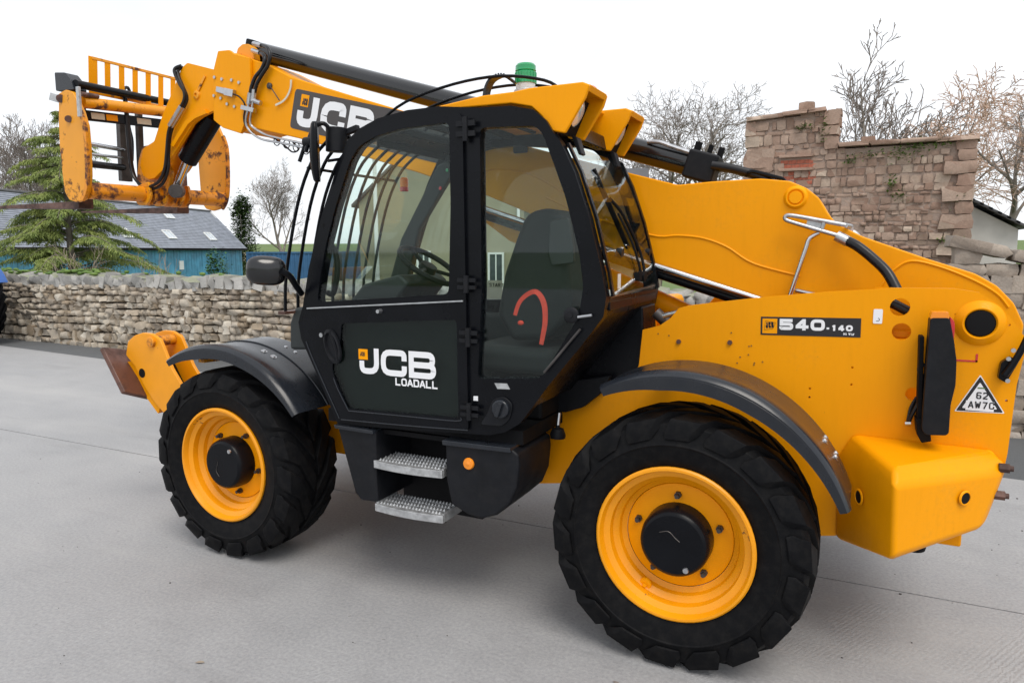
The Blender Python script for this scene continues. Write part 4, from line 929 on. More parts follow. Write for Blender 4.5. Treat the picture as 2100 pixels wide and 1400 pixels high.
mb = MB(); mb.box(tA[0]+tw_*.43, tA[0]+tw_*.58, -.5540, -.5536, tA[2]+.107, tA[2]+.112); mb.build('label_stripe', 'weed', TL, angle=0)
# red warning strip
a_, b_ = (1.068,-0.552,1.391), (1.151,-0.552,1.426); mb = MB(); mb.box(a_[0]-.02, b_[0], -.5520, -.5512, a_[2], a_[2]+.007); mb.box(b_[0]-.008, b_[0], -.5520, -.5512, a_[2], b_[2]); mb.build('warning_strip', 'red_lens', T, angle=0)
# ---- rear lamp pod on its bracket
lx0, lx1 = (0.968,-0.68,1.485)[0], (1.034,-0.68,1.489)[0]
LP_ = [(0.953,1.585),(1.022,1.588),(1.044,1.492),(1.058,1.411),(1.061,1.309),(1.049,1.225),(1.05,1.104),(1.04,1.093),(0.966,1.087),(0.95,1.11)]
mb = MB(); mb.prism(rounded(LP_, .012, 3), -.70, -.60); pod = mb.build('lamp_pod', 'black_plastic', T, bevel=.006)
mb = MB(); q = [(0.958,1.61),(1.017,1.612),(1.022,1.584),(0.953,1.581)]; mb.prism(rounded(q, .004), -.695, -.605); mb.build('side_marker', 'amber', pod, bevel=.003)
q = (1.038,-0.7,1.552); mb = MB(); mb.prism(smooth2([(1.024,1.592),(1.041,1.568),(1.044,1.512),(1.039,1.487)], 4) + [(1.028,1.491)], -.69, -.61); mb.build('tail_lamp', 'red_lens', pod, bevel=.002)
mb = MB(); mb.prism([(0.929,1.142),(0.98,1.147),(0.993,1.052),(0.957,1.041),(0.937,1.078)], -.66, -.552); mb.prism([(0.923,1.499),(0.941,1.5),(0.955,1.097),(0.937,1.095)], -.64, -.552); mb.build('lamp_bracket', 'dark', T, bevel=.004)
mb = MB(); mb.tube(smooth([(0.967,-0.62,1.368),(0.936,-0.62,1.375),(0.932,-0.62,1.345),(0.951,-0.61,1.317),(0.949,-0.6,1.239),(0.918,-0.6,1.149),(0.906,-0.59,1.106),(0.914,-0.57,1.169),(0.936,-0.54,1.216)], 5), .008, 8); mb.build('lamp_cable', 'hose', T)
mb = MB(); mb.cyl((0.916,-0.6,1.11), (0.894,-0.6,1.107), .010, 10); mb.build('cable_plug', 'zinc', T)
# hinge bracket on the rear edge
mb = MB(); mb.prism(rounded([(1.229,1.4),(1.261,1.427),(1.289,1.404),(1.252,1.315),(1.223,1.332)], .008), -.59, -.552); mb.tube(smooth([(1.242,-0.6,1.347),(1.269,-0.6,1.4),(1.294,-0.6,1.463),(1.31,-0.6,1.514)], 4), .014, 8); hg = mb.build('mirror_bracket', 'black_paint', T, bevel=.003)
mb = MB(); boltset(mb, [(1.252,1.418),(1.255,1.326),(1.266,1.454)], -.59, .010, .010, 8); mb.each('bracket_bolt', 'zinc', hg)

# ---- boom
YB, YF = -.20, .14
MAIN = [(-3.629,3.315),(-3.436,3.285),(-3.139,3.174),(-2.913,3.062),(-2.484,2.917),(-1.386,2.558),(-0.473,2.288),(-0.228,2.219),(-0.048,2.229),(0.197,2.233),(0.339,2.214),(0.421,2.175),(0.479,2.125),(0.528,2.042),(0.565,1.998),(0.686,1.932),(0.962,1.826),(1.162,1.757),(1.251,1.702),(1.322,1.623),(1.365,1.529),(1.362,1.45),(1.3,1.401),(1.106,1.437),(0.553,1.519),(0.222,1.616),(-0.352,1.783),(-0.755,1.943),(-1.032,2.058),(-1.389,2.201),(-1.918,2.374),(-2.5,2.544),(-2.866,2.646),(-3.26,2.742),(-3.418,2.726),(-3.554,2.875)]
MAIN[0] = (-3.576,-0.2,3.234)[0], (-3.576,-0.2,3.234)[2]
boom = MB().prism(rounded(MAIN, .012, 2), YB, YF).build('boom', 'yellow', T, bevel=.008, angle=30)
bead = MB(); bead.tube(smooth([(-1.001,-0.2,2.179),(-0.756,-0.2,2.074),(-0.369,-0.2,1.952),(-0.221,-0.2,1.948),(-0.09,-0.2,1.933),(0.039,-0.2,1.886),(0.178,-0.2,1.799),(0.406,-0.2,1.736)], 5), .0065, 6); bead.build('weld_bead', 'yellow_plain', boom)
bead = MB(); bead.tube(smooth([(0.755,-0.2,1.647),(0.793,-0.2,1.719),(0.832,-0.2,1.774),(0.902,-0.2,1.814),(1.024,-0.2,1.785),(1.164,-0.2,1.723),(1.254,-0.2,1.664),(1.301,-0.2,1.605)], 5), .007, 6); bead.build('weld_bead', 'yellow_plain', boom)
bead = MB(); bead.tube(smooth([(-1.422,-0.2,2.349),(-1.321,-0.2,2.361),(-1.159,-0.2,2.335),(-1.032,-0.2,2.284),(-0.878,-0.2,2.194)], 5), .0065, 6); bead.build('weld_bead', 'yellow_plain', boom)
bp_ = (0.37,-0.2,2.131); mb = MB(); mb.lathe([(.060, -.002), (.052, .010), (.046, .016), (.040, .016), (.036, .008), (.032, .010), (.030, .018), (0, .018)], bp_, (0, -1, 0), 32); mb.build('boom_pin', 'yellow_plain', boom, angle=30)
# bolted head collar
COLR = [(-3.565,3.305),(-3.454,3.299),(-3.409,3.267),(-3.262,3.223),(-3.262,3.084),(-3.296,2.854),(-3.382,2.712),(-3.558,2.766),(-3.647,2.828),(-3.619,3.183)]
mb = MB(); mb.prism(rounded(COLR, .008, 2), -.228, -.201); mb.prism(rounded(COLR, .008, 2), .141, .168); col = mb.each('head_collar', 'yellow', T, bevel=.005)[0]
mb = MB(); mb.prism(rounded([(-3.474,3.274),(-3.451,3.328),(-3.401,3.352),(-3.345,3.345),(-3.305,3.31),(-3.296,3.233)], .01), -.15, -.09); mb.prism(rounded([(-3.474,3.274),(-3.451,3.328),(-3.401,3.352),(-3.345,3.345),(-3.305,3.31),(-3.296,3.233)], .01), .03, .09); mb.each('cylinder_lug', 'yellow_worn', T, bevel=.004)
bt = MB(); boltset(bt, [(-3.607,3.125),(-3.535,3.104),(-3.439,3.088),(-3.369,3.064),(-3.622,2.997),(-3.555,2.973),(-3.495,2.927),(-3.424,2.903)], -.228, .012, .010, 10); bt.each('collar_bolt', 'zinc', col)
# end switch on the collar
mb = MB(); mb.prism([(-3.583,3.058),(-3.492,3.035),(-3.5,2.992),(-3.591,3.021)], -.245, -.23); mb.prism([(-3.485,3.035),(-3.401,3.013),(-3.414,2.964),(-3.494,2.985)], -.262, -.23); sw = mb.build('end_switch', 'zinc', col, bevel=.002)
mb = MB(); mb.tube(smooth([(-3.413,-0.25,2.986),(-3.358,-0.25,2.964),(-3.314,-0.25,2.92),(-3.313,-0.24,2.881),(-3.331,-0.24,2.822),(-3.327,-0.23,2.763),(-3.266,-0.22,2.702)], 5), .006, 6); mb.build('switch_cable', 'hose', T)
# decal on the boom
e0, e1 = (-2.943,-0.203,2.724), (-2.888,-0.203,2.984); e2 = (-2.255,-0.203,2.547)
bx_ = (Vector(e2)-Vector(e0)).normalized(); bz_ = Vector((-bx_.z, 0, bx_.x)); bz_ = bz_ if bz_.z > 0 else -bz_; BH = (Vector(e1)-Vector(e0)).dot(bz_); BW = 1.55
B0 = Vector((e0[0], -.2008, e0[2]))
def bdec(name, x0, z0, x1, z1, m, parent, lift, r=0):
    mb = MB(); P = rounded(rect0(x0, z0, x1, z1), r, 4) if r else rect0(x0, z0, x1, z1)
    A = [B0 + bx_*a + bz_*b + Vector((0, -lift, 0)) for a, b in P]; mb.loops(A, [p + Vector((0, .0006, 0)) for p in A]); return mb.build(name, m, parent, angle=0)
BD = bdec('brand_panel', 0, 0, BW, BH, 'grey_print', boom, .0008, .03)
bdec('logo_field', BH*.24, BH*.60, BH*.50, BH*.90, 'yellow_plain', boom, .0016)
lettering('JCB', B0 + bx_*(BH*.30) + bz_*(BH*.64) + Vector((0, -.0026, 0)), bx_, bz_, BH*.17, BH*.05, BH*.012, BH*.028, 'black_print', boom)
lettering('JCB', B0 + bx_*(BH*.18) + bz_*(BH*.10) + Vector((0, -.0022, 0)), bx_, bz_, BH*.78, BH*.80, BH*.10, BH*.21, 'white_print', boom, wide={'J': .85}, rad=.17)
# angle gauge with its pendulum
mb = MB(); arc = smooth([(-2.901,-0.215,3.038),(-2.908,-0.215,2.987),(-2.937,-0.215,2.938),(-2.983,-0.215,2.903),(-3.052,-0.215,2.883)], 4)
for i in range(len(arc)-1): mb.bar(arc[i], arc[i+1], .014, .004, (0, 1, 0))
mb.build('angle_gauge', 'cream_sticker', boom, angle=0)
mb = MB(); mb.tube([(-3.087,-0.222,3.013), (-3.008,-0.222,2.91)], .004, 6); mb.lathe([(.022, 0), (.022, .012), (.012, .02), (0, .02)], (-3.108,-0.2,3.02), (0, -1, 0), 12); mb.build('pendulum', 'steel_dark', boom)
# hoses at the boom head
mb = MB(); mb.tube(smooth([(-3.239,-0.16,3.324),(-3.1,-0.22,3.273),(-3.061,-0.24,3.208),(-3.083,-0.24,3.146),(-3.136,-0.24,3.096),(-3.191,-0.24,3.036),(-3.217,-0.24,2.979)], 6), .0135, 10); mb.build('head_hose', 'hose', T)
mb = MB(); mb.tube(smooth([(-3.252,-0.16,3.273),(-3.139,-0.22,3.229),(-3.108,-0.24,3.181),(-3.143,-0.24,3.127),(-3.201,-0.24,3.084),(-3.242,-0.24,3.022),(-3.26,-0.24,2.967)], 6), .0135, 10); mb.build('head_hose', 'hose', T)
mb = MB()
for pts in ([(-3.217,-0.24,2.986),(-3.235,-0.24,2.928),(-3.248,-0.24,2.876),(-3.278,-0.235,2.785),(-3.258,-0.225,2.745),(-3.155,-0.215,2.691),(-3.02,-0.215,2.655),(-2.738,-0.215,2.59)], [(-3.259,-0.24,2.977),(-3.277,-0.24,2.918),(-3.29,-0.24,2.866),(-3.32,-0.235,2.788),(-3.297,-0.225,2.727),(-3.203,-0.215,2.664),(-3.022,-0.215,2.625),(-2.739,-0.215,2.564)]): mb.tube(smooth(pts, 5), .008, 8)
mb.each('steel_pipe', 'zinc', T)
mb = MB()
for a, b in (((522,186),(519,206)), ((513,193),(510,212))): pass
for p, q in (((-3.216,-0.24,2.999), (-3.235,-0.24,2.921)), ((-3.259,-0.24,2.98), (-3.278,-0.24,2.905)), ((-3.235,-0.24,2.928), (-3.163,-0.24,2.901)), ((-3.275,-0.17,3.333), (-3.182,-0.19,3.303)), ((-3.287,-0.17,3.288), (-3.199,-0.19,3.256))): mb.cyl(p, q, .017, 8)
mb.each('hose_fitting', 'zinc', T)
mb = MB(); mb.prism([(-3.338,2.905),(-3.219,2.871),(-3.23,2.842),(-3.349,2.875)], -.255, -.22); mb.build('pipe_clamp', 'zinc', T, bevel=.003)
mb = MB(); mb.tube(smooth([(-3.102,-0.2,2.67),(-2.993,-0.2,2.602),(-2.928,-0.2,2.558),(-2.874,-0.2,2.574),(-2.924,-0.2,2.631),(-2.837,-0.2,2.605),(-2.752,-0.2,2.576)], 5), .006, 6); mb.build('loose_cable', 'hose', T)
for k in range(4):
    mb = MB(); cx0, cz0 = (-3.163,-0.1,2.66)[0] + .09*k, (-3.163,-0.1,2.66)[2] - .026*k; mb.tube([(cx0 + .03*math.cos(t*.5), -.1, cz0 + .03*math.sin(t*.5)) for t in range(13)], .004, 5); mb.build('cable_ring', 'hose', T)
# ram on top of the boom
c0, c1 = Vector((-3.409,-0.03,3.336)), Vector((0.14,-0.03,2.24)); cd = (c1-c0).normalized()
mb = MB(); mb.tube([c0 + cd*.02, c0 + cd*.05, c0 + cd*3.42], [.062, .066, .066], 28); cyl = mb.build('boom_ram', 'black_gloss', T, angle=40)
mb = MB(); mb.obox(c0 + cd*.03 + Vector((0, -.02, -.01)), cd*.035, Vector((0, .075, 0)), cd.cross(Vector((0, 1, 0)))*.075); mb.build('ram_end_block', 'black_paint', cyl, bevel=.01)
mb = MB(); mb.obox(c0 + cd*3.43, cd*.085, Vector((0, .080, 0)), cd.cross(Vector((0, 1, 0)))*.078); mb.build('valve_block', 'black_plastic', cyl, bevel=.015)
up_ = cd.cross(Vector((0, 1, 0))); up_ = up_ if up_.z > 0 else -up_
mb = MB(); 
for s_, w_ in ((3.37, .02), (3.44, .014), (3.50, .017)): mb.cyl(c0 + cd*s_ + up_*.07, c0 + cd*s_ + up_*.125, w_, 8)
mb.each('valve_stem', 'dark', cyl)
mb = MB(); mb.tube(smooth([c0 + cd*3.10 + up_*.055 + Vector((0, -.05, 0)), c0 + cd*3.17 + up_*.068 + Vector((0, -.06, 0)), c0 + cd*3.25 + up_*.062 + Vector((0, -.06, 0)), c0 + cd*3.36 + up_*.055 + Vector((0, -.06, 0))], 5), .012, 8); mb.build('ram_pipe', 'zinc', cyl)
mb = MB()
for off in (-.09, -.04, .03): mb.tube(smooth([c0 + cd*3.50 + Vector((0, off, .02)), c0 + cd*3.62 + Vector((0, off, .03)), c0 + cd*3.78 + Vector((0, off, .02)), c0 + cd*3.98 + Vector((0, off, -.05))], 5), .022, 10)
mb.each('rear_hose', 'hose', cyl)
mb = MB(); mb.tube(smooth([(0.114,-0.12,2.259),(0.131,-0.14,2.271),(0.155,-0.14,2.275),(0.25,-0.14,2.246),(0.296,-0.14,2.231),(0.309,-0.12,2.215)], 4), .011, 8); mb.build('hose_guard', 'black_paint', boom)
# lift ram and chrome pipes under the boom
mb = MB(); mb.tube([(-1.403,-0.24,2.126), (-0.328,-0.24,1.784), (0.251,-0.24,1.605)], .018, 12); mb.build('lift_pipe', 'chrome', T)
mb = MB(); mb.tube([(-1.424,-0.2,2.09), (-0.337,-0.2,1.743), (0.248,-0.2,1.561)], .026, 12); mb.build('compensating_ram', 'black_paint', T)
mb = MB(); mb.prism([(-1.583,2.129),(-1.14,1.984),(-0.791,1.865),(-1.01,1.909),(-1.156,1.91),(-1.24,1.911),(-1.29,1.929)], -.10, .04); mb.build('ram_bracket', 'yellow_plain', T, bevel=.005)
mb = MB(); mb.tube([(-0.999,-0.05,1.85), (-0.159,-0.05,1.492), (0.565,-0.05,1.182)], .06, 20); mb.build('lift_ram', 'yellow_plain', T)
# handle frame and hose at the tail
mb = MB(); mb.tube(smooth([(0.583,-0.27,1.934),(0.49,-0.27,1.964),(0.365,-0.27,2.005),(0.332,-0.27,2.02),(0.334,-0.27,2.036),(0.364,-0.27,2.038),(0.488,-0.27,2.012),(0.608,-0.27,1.986)], 5), .011, 10); mb.tube([(0.51,-0.27,2.002), (0.499,-0.27,1.954)], .010, 8); mb.tube([(0.608,-0.27,1.986), (0.629,-0.1,1.986)], .011, 8); rail = mb.build('hose_rail', 'zinc', T)
mb = MB(); mb.prism([(0.434,2.013),(0.506,1.997),(0.499,1.959),(0.427,1.984)], -.268, -.255); mb.build('rail_plate', 'galvanised', rail)
mb = MB(); mb.tube(smooth([(0.49,-0.25,1.953),(0.446,-0.25,1.922),(0.431,-0.25,1.874),(0.398,-0.25,1.752),(0.364,-0.25,1.623)], 5), .012, 10); mb.build('rail_strut', 'chrome', rail)
mb = MB(); mb.tube(smooth([(0.612,-0.27,1.913),(0.663,-0.29,1.885),(0.732,-0.32,1.827),(0.796,-0.36,1.76),(0.843,-0.4,1.672)], 6), .024, 12); mb.build('tail_hose', 'hose', T)
mb = MB(); mb.cyl((0.568,-0.27,1.937), (0.623,-0.27,1.906), .026, 12); mb.cyl((0.392,-0.22,1.664), (0.486,-0.24,1.645), .011, 8); mb.each('hose_fitting', 'zinc', T)
mb = MB(); mb.tube(smooth([(0.607,-0.1,1.966),(0.646,-0.1,1.956),(0.678,-0.1,1.922)], 4), .010, 8); mb.box(*[v for a, b in (((0.608,-0.1,1.962)[0], (0.641,-0.1,1.961)[0]), (-.12, -.06), ((0.608,-0.1,1.952)[2], (0.607,-0.1,1.981)[2])) for v in sorted((a, b))]); mb.build('tail_bracket', 'zinc', T)

# ---- boom nose, tilt ram
NOSE = [(-3.975,3.287),(-3.694,3.206),(-3.499,3.161),(-3.473,2.849),(-3.737,2.913),(-3.863,2.881),(-3.95,2.844),(-4.125,2.682),(-4.306,2.521),(-4.427,2.451),(-4.496,2.446),(-4.557,2.48),(-4.583,2.566),(-4.529,2.693),(-4.398,2.737),(-4.278,2.937),(-4.115,3.148),(-4.041,3.255)]
for y0, y1 in ((-.15, -.12), (.06, .09)):
    mb = MB(); mb.prism(rounded(NOSE, .012, 3), y0, y1); mb.build('nose_cheek', 'yellow', T, bevel=.005)
FL = [(-4.041,3.255),(-3.975,3.287),(-3.694,3.206),(-3.499,3.161),(-3.492,3.126),(-3.696,3.172),(-3.948,3.238),(-4.013,3.216),(-4.245,2.927),(-4.364,2.735),(-4.397,2.752),(-4.277,2.944),(-4.115,3.148)]
mb = MB(); mb.prism(FL, -.119, .059); mb.build('nose_web', 'yellow', T)
mb = MB(); mb.prism([(-3.793,2.926),(-3.921,2.893),(-4.009,2.857),(-4.186,2.692),(-4.155,2.675),(-3.979,2.833),(-3.901,2.87),(-3.775,2.896)], -.175, -.151); mb.build('nose_flange', 'yellow', T)
mb = MB(); mb.lathe([(.036, 0), (.030, .012), (.014, .014), (.012, .004), (0, .004)], (-3.891,-0.15,3.044), (0, -1, 0), 20); mb.bar((-3.871,-0.156,3.073), (-3.791,-0.156,3.17), .02, .006, (0, 1, 0)); mb.build('nose_pin', 'yellow_worn', T)
mb = MB(); mb.cyl((-3.864,-0.03,2.9), (-4.175,-0.03,2.594), .074, 24); mb.build('tilt_ram', 'black_paint', T)
mb = MB(); mb.cyl((-4.169,-0.03,2.602), (-4.323,-0.03,2.387), .034, 20); mb.build('tilt_rod', 'chrome', T)
mb = MB(); mb.cyl((-4.251,-0.1,2.348), (-4.4,0.05,2.365), .055, 20); mb.build('rod_eye', 'steel_dark', T, bevel=.006)
# ---- carriage
SIDE = [(-4.701,3.029),(-4.618,3.049),(-4.541,3.028),(-4.494,2.962),(-4.448,2.882),(-4.411,2.78),(-4.408,2.632),(-4.422,2.424),(-4.453,2.313),(-4.505,2.252),(-4.593,2.237),(-4.677,2.257),(-4.722,2.313),(-4.734,2.439),(-4.74,2.653),(-4.728,2.829)]
zl_ = min(p[1] for p in SIDE); SIDF = [(x - .05 + (.04*(z-zl_) if x > -4.62 else 0), z) for x, z in SIDE]
for y0, y1, SD in ((-.69, -.66, SIDE), (.60, .63, SIDF)):
    mb = MB(); mb.prism(rounded(SD, .01, 2), y0, y1); sd_ = mb.build('carriage_side', 'yellow_worn', T, bevel=.006)
    mb = MB(); e = smooth([(x, y0-.012, z) for x, z in (SIDE[4], SIDE[5], SIDE[6], SIDE[7], SIDE[8], SIDE[9])], 3)
    for i in range(len(e)-1): mb.bar(e[i], e[i+1], .03, .02, (0, 1, 0))
    mb.build('side_rib', 'yellow_rusty', sd_)
# inner plate of the near side
IN = [(x+.10, z-.01) for x, z in SIDE]
mb = MB(); mb.prism(rounded([(-4.687,2.904),(-4.58,2.93),(-4.54,2.8),(-4.551,2.439),(-4.618,2.268),(-4.712,2.257),(-4.751,2.32),(-4.73,2.664)], .01, 2), -.60, -.575); mb.build('carriage_cheek', 'yellow_worn', T, bevel=.005)
cb0, cb1 = Vector((-4.455, -.66, 2.322)), Vector((-4.56, .60, 2.335)); cb0.x = cb1.x = -4.50
mb = MB(); mb.cyl(cb0, cb1, .062, 28); mb.build('carriage_tube', 'yellow_rusty', T)
for i, y in enumerate((-.20, -.15, -.05, .03, .10, .17)):
    mb = MB(); hz = 2.325; P = rounded([(-4.58, hz+.06), (-4.42, hz+.10), (-4.40, hz-.02), (-4.45, hz-.085), (-4.56, hz-.085), (-4.60, hz-.02)], .03, 3)
    mb.prism(P, y-.012, y+.012); mb.build('pivot_lug', 'yellow_rusty' if i % 2 else 'yellow_worn', T, bevel=.004)
mb = MB(); mb.prism(rounded([(-4.64,2.727),(-4.481,2.732),(-4.331,2.508),(-4.382,2.325),(-4.65,2.335),(-4.746,2.45),(-4.705,2.613)], .02, 2), -.07, -.03); mb.prism(rounded([(-4.766,2.629),(-4.508,2.528),(-4.496,2.337),(-4.758,2.346)], .02, 2), .02, .05); mb.each('hitch_plate', 'yellow_rusty', T, bevel=.005)
mb = MB(); mb.cyl((-4.545,-0.62,2.965), (-4.677,0.55,3.069), .042, 20); mb.build('carriage_rail', 'yellow_worn', T)
mb = MB(); mb.bar((-4.605,-0.58,2.886), (-4.747,0.55,2.973), .03, .075); rb_ = mb.build('fork_rail', 'black_paint', T, bevel=.004)
for u0, u1, m_ in ((182, 206, 'cream_sticker'), (209, 230, 'yellow_plain'), (268, 297, 'cream_sticker')):
    t0, t1 = (u0-170)/(400-170), (u1-170)/(400-170); A, B = Vector((-4.605,-0.58,2.886)), Vector((-4.747,0.55,2.973)); mb = MB(); mb.bar(A.lerp(B, t0*1.0) + Vector((.0165, 0, 0)), A.lerp(B, t1*1.0) + Vector((.0165, 0, 0)), .003, .045); mb.build('rail_sticker', m_, rb_, angle=0)
mb = MB(); mb.cyl((-4.541,-0.66,3.088), (-4.795,0.5,3.155), .030, 16); mb.build('fork_shaft', 'black_paint', T)
mb = MB(); mb.cyl((-4.704,-0.55,2.698), (-5.058,0.1,2.737), .018, 14); mb.cyl((-4.714,-0.55,2.619), (-5.065,0.1,2.672), .012, 12); mb.each('side_shift_rod', 'chrome', T)
mb = MB(); mb.cyl((-4.723,-0.55,2.546), (-5.074,0.1,2.59), .028, 14); mb.build('side_shift_ram', 'black_paint', T)
mb = MB(); mb.prism(rounded([(-4.745,3.186),(-4.626,3.173),(-4.566,3.115),(-4.535,3.043),(-4.746,3.053)], .012), -.68, -.58); mb.build('hitch_guard', 'fender_plastic', T, bevel=.005)
mb = MB(); mb.bar((-4.78,-0.7,3.014), (-4.697,-0.66,2.986), .03, .055); mb.bar((-4.425,-0.72,3.044), (-4.43,-0.72,2.835), .02, .03); mb.each('lock_plate', 'galvanised', T, bevel=.003)
mb = MB(); mb.cyl((-4.667,-0.7,2.989), (-4.747,-0.62,3.005), .03, 14); mb.cyl((-4.495,-0.66,3.012), (-4.537,-0.5,3.028), .018, 10); mb.cyl((-4.588,-0.705,2.836), (-4.662,-0.62,2.856), .025, 12); mb.each('locking_pin', 'rust', T)
# load guard
g0, g1, g2, g3 = Vector((-4.659,-0.44,3.331)), Vector((-4.689,-0.44,3.083)), Vector((-4.763,0.45,3.384)), Vector((-4.907,0.45,3.173)); g2.x = g0.x; g3.x = g1.x
ga, gb = Vector((-4.66, -.44, 3.335)), Vector((-4.66, .56, 3.335)); gc, gd_ = Vector((-4.69, -.44, 3.085)), Vector((-4.69, .56, 3.085))
mb = MB(); mb.bar(ga, gb, .014, .022); mb.bar(gc, gd_, .014, .022); gg = mb.each('guard_rail_bar', 'yellow_worn', T, bevel=.003); guard = gg[0]
for k in range(9):
    y = -.43 + k*.118; mb = MB(); wd = .046 if k else .07; mb.obox((-4.672, y, 3.21), (.004, 0, .0), (0, wd/2, 0), (.013, 0, .135)); mb.build('guard_bar', 'yellow_plain', guard, bevel=.002)
# forks
for y, x0, L_ in ((-.52, -4.80, 1.25), (.30, -4.72, 1.25)):
    f_ = MB(); z0 = 2.245; f_.prism(rounded([(x0+.06, z0+.85), (x0+.06, z0-.045), (x0-L_, z0-.005), (x0-L_, z0+.006), (x0+.01, z0+.012), (x0+.01, z0+.85)], .02, 3), y-.06, y+.06); f_.build('fork', 'rust', T, bevel=.006)
mb = MB(); mb.bar((-5.022,0.05,3.008), (-5.043,0.05,2.472), .10, .05, (1, 0, 0)); mb.bar((-4.941,0.14,3.048), (-4.964,0.14,2.476), .05, .04, (1, 0, 0)); mb.each('fork_stay', 'steel_dark', T, bevel=.004)
mb = MB()
for dx in (0,): mb.tube(smooth([(-5.024,0.1,3.049),(-5.012,0.1,2.926),(-4.987,0.1,2.81),(-5.005,0.1,2.648)], 4), .010, 6)
mb.build('fork_hose', 'hose', T)
# nose hoses
NH = [[(-4.028,-0.16,3.269),(-4.069,-0.18,3.251),(-4.07,-0.19,3.214),(-4.013,-0.2,3.128),(-3.966,-0.2,3.059),(-3.983,-0.2,2.99),(-4.088,-0.2,2.891),(-4.162,-0.2,2.788),(-4.198,-0.2,2.643),(-4.232,-0.2,2.516),(-4.308,-0.2,2.419),(-4.46,-0.2,2.38),(-4.58,-0.2,2.446),(-4.627,-0.2,2.556),(-4.638,-0.2,2.785),(-4.642,-0.2,3.012),(-4.7,-0.16,3.152),(-4.732,-0.1,3.19),(-4.77,-0.05,3.146)],
      [(-4.032,-0.14,3.263),(-4.062,-0.16,3.241),(-4.054,-0.17,3.195),(-3.997,-0.18,3.102),(-3.966,-0.18,3.034),(-3.987,-0.18,2.979),(-4.092,-0.18,2.88),(-4.167,-0.18,2.776),(-4.202,-0.18,2.639),(-4.226,-0.18,2.499),(-4.314,-0.18,2.39),(-4.476,-0.18,2.366),(-4.575,-0.18,2.417),(-4.633,-0.18,2.535),(-4.645,-0.18,2.75),(-4.653,-0.18,3.009),(-4.704,-0.15,3.14)]]
for p in NH:
    mb = MB(); mb.tube(smooth(p, 5), .0125, 9); mb.build('nose_hose', 'hose', T)
mb = MB(); mb.cyl((-4.006,-0.2,2.963), (-4.147,-0.2,2.83), .018, 10); mb.cyl((-4.005,-0.18,2.959), (-4.152,-0.18,2.819), .018, 10); mb.each('hose_coupling', 'zinc', T)

# ---- front stabiliser
STB = [(-3.933,1.244),(-3.861,1.289),(-3.773,1.313),(-3.683,1.311),(-3.599,1.275),(-3.501,1.079),(-3.39,0.939),(-3.591,0.744),(-3.692,0.824),(-3.792,0.933),(-3.879,1.073),(-3.965,1.144)]
for y0, y1 in ((-.83, -.805), (-.66, -.635)):
    mb = MB(); mb.prism(rounded(STB, .012, 2), y0, y1); sb_ = mb.build('stabiliser_leg', 'yellow_chip', T, bevel=.005)
mb = MB(); mb.prism(rounded([(-4.032,1.085),(-3.873,1.113),(-3.63,0.903),(-3.706,0.738),(-3.893,0.917)], .01, 2), -.80, -.665); mb.build('leg_web', 'yellow_plain', T)
mb = MB(); mb.cyl((-3.678,-0.85,1.253), ((-3.678,-0.85,1.253)[0], -.60, (-3.678,-0.85,1.253)[2]), .036, 20); mb.build('leg_pin', 'yellow_rusty', T, bevel=.005)
mb = MB(); mb.lathe([(.033, .001), (0, .001)], ((-3.805,-0.832,1.027)[0], -.8302, (-3.805,-0.832,1.027)[2]), (0, -1, 0), 20); mb.build('leg_hole_shade', 'dark', T)  # dark disc on the leg face, a hole's shade given as colour
mb = MB(); f0, f1, f2, f3 = [Vector(p) for p in [(-4.075,-0.95,1.195),(-3.876,-0.95,0.893),(-3.803,-0.7,0.788),(-4.124,-0.7,1.139)]]; nf = (f1-f0).cross(f3-f0).normalized(); nf = nf if nf.y > 0 else -nf
mb.loops([f0, f1, f2, f3], [p + nf*.035 for p in (f0, f1, f2, f3)]); mb.build('foot_pad', 'rust', T, bevel=.008)
mb = MB(); mb.cyl((-3.673,-0.72,1.088), (-3.531,-0.66,0.72), .04, 16); mb.build('leg_ram', 'black_paint', T)
mb = MB(); mb.cyl((-3.845,-0.72,1.235), (-3.685,-0.7,1.06), .02, 12); mb.build('leg_rod', 'chrome', T)
# mirrored far leg, and the front cross box
for y0, y1 in ((.745, .77), (.575, .60)):
    mb = MB(); mb.prism(rounded([(x, z-.42) for x, z in STB], .012, 2), y0, y1); mb.build('stabiliser_leg', 'yellow_worn', T, bevel=.005)
mb = MB(); mb.box(-3.42, -3.22, -.86, .80, .50, .72); mb.box(-3.3, -2.55, -.50, .44, .52, .95); mb.each('front_frame', 'yellow_plain', T, bevel=.01)


# ---- cab
YN = -1.12; YR = -.20
CABO = [(-1.839,0.932),(-1.967,1.187),(-2.074,1.389),(-2.09,1.483),(-2.054,1.571),(-2.002,1.778),(-1.901,2.054),(-1.789,2.298),(-1.711,2.433),(-1.638,2.483),(-1.522,2.524),(-1.344,2.549),(-1.164,2.551),(-0.953,2.526),(-0.782,2.52),(-0.671,2.493),(-0.609,2.442),(-0.572,2.384),(-0.539,2.342),(-0.474,2.213),(-0.403,2.012),(-0.34,1.774),(-0.32,1.663),(-0.332,1.577),(-0.439,1.436),(-0.593,1.249),(-0.675,1.137),(-0.741,1.052),(-0.819,1.001),(-0.905,0.977),(-1.341,0.953)]
DOORW = [(-1.947,1.59),(-1.912,1.753),(-1.869,1.908),(-1.798,2.1),(-1.693,2.33),(-1.632,2.401),(-1.525,2.444),(-1.369,2.468),(-1.09,2.478),(-1.088,2.088),(-1.106,1.653)]
QUART = [(-0.944,2.435),(-0.666,2.423),(-0.628,2.39),(-0.573,2.254),(-0.514,2.102),(-0.447,1.855),(-0.427,1.704),(-0.449,1.572),(-0.611,1.307),(-0.645,1.277),(-0.967,1.252),(-0.941,1.671)]
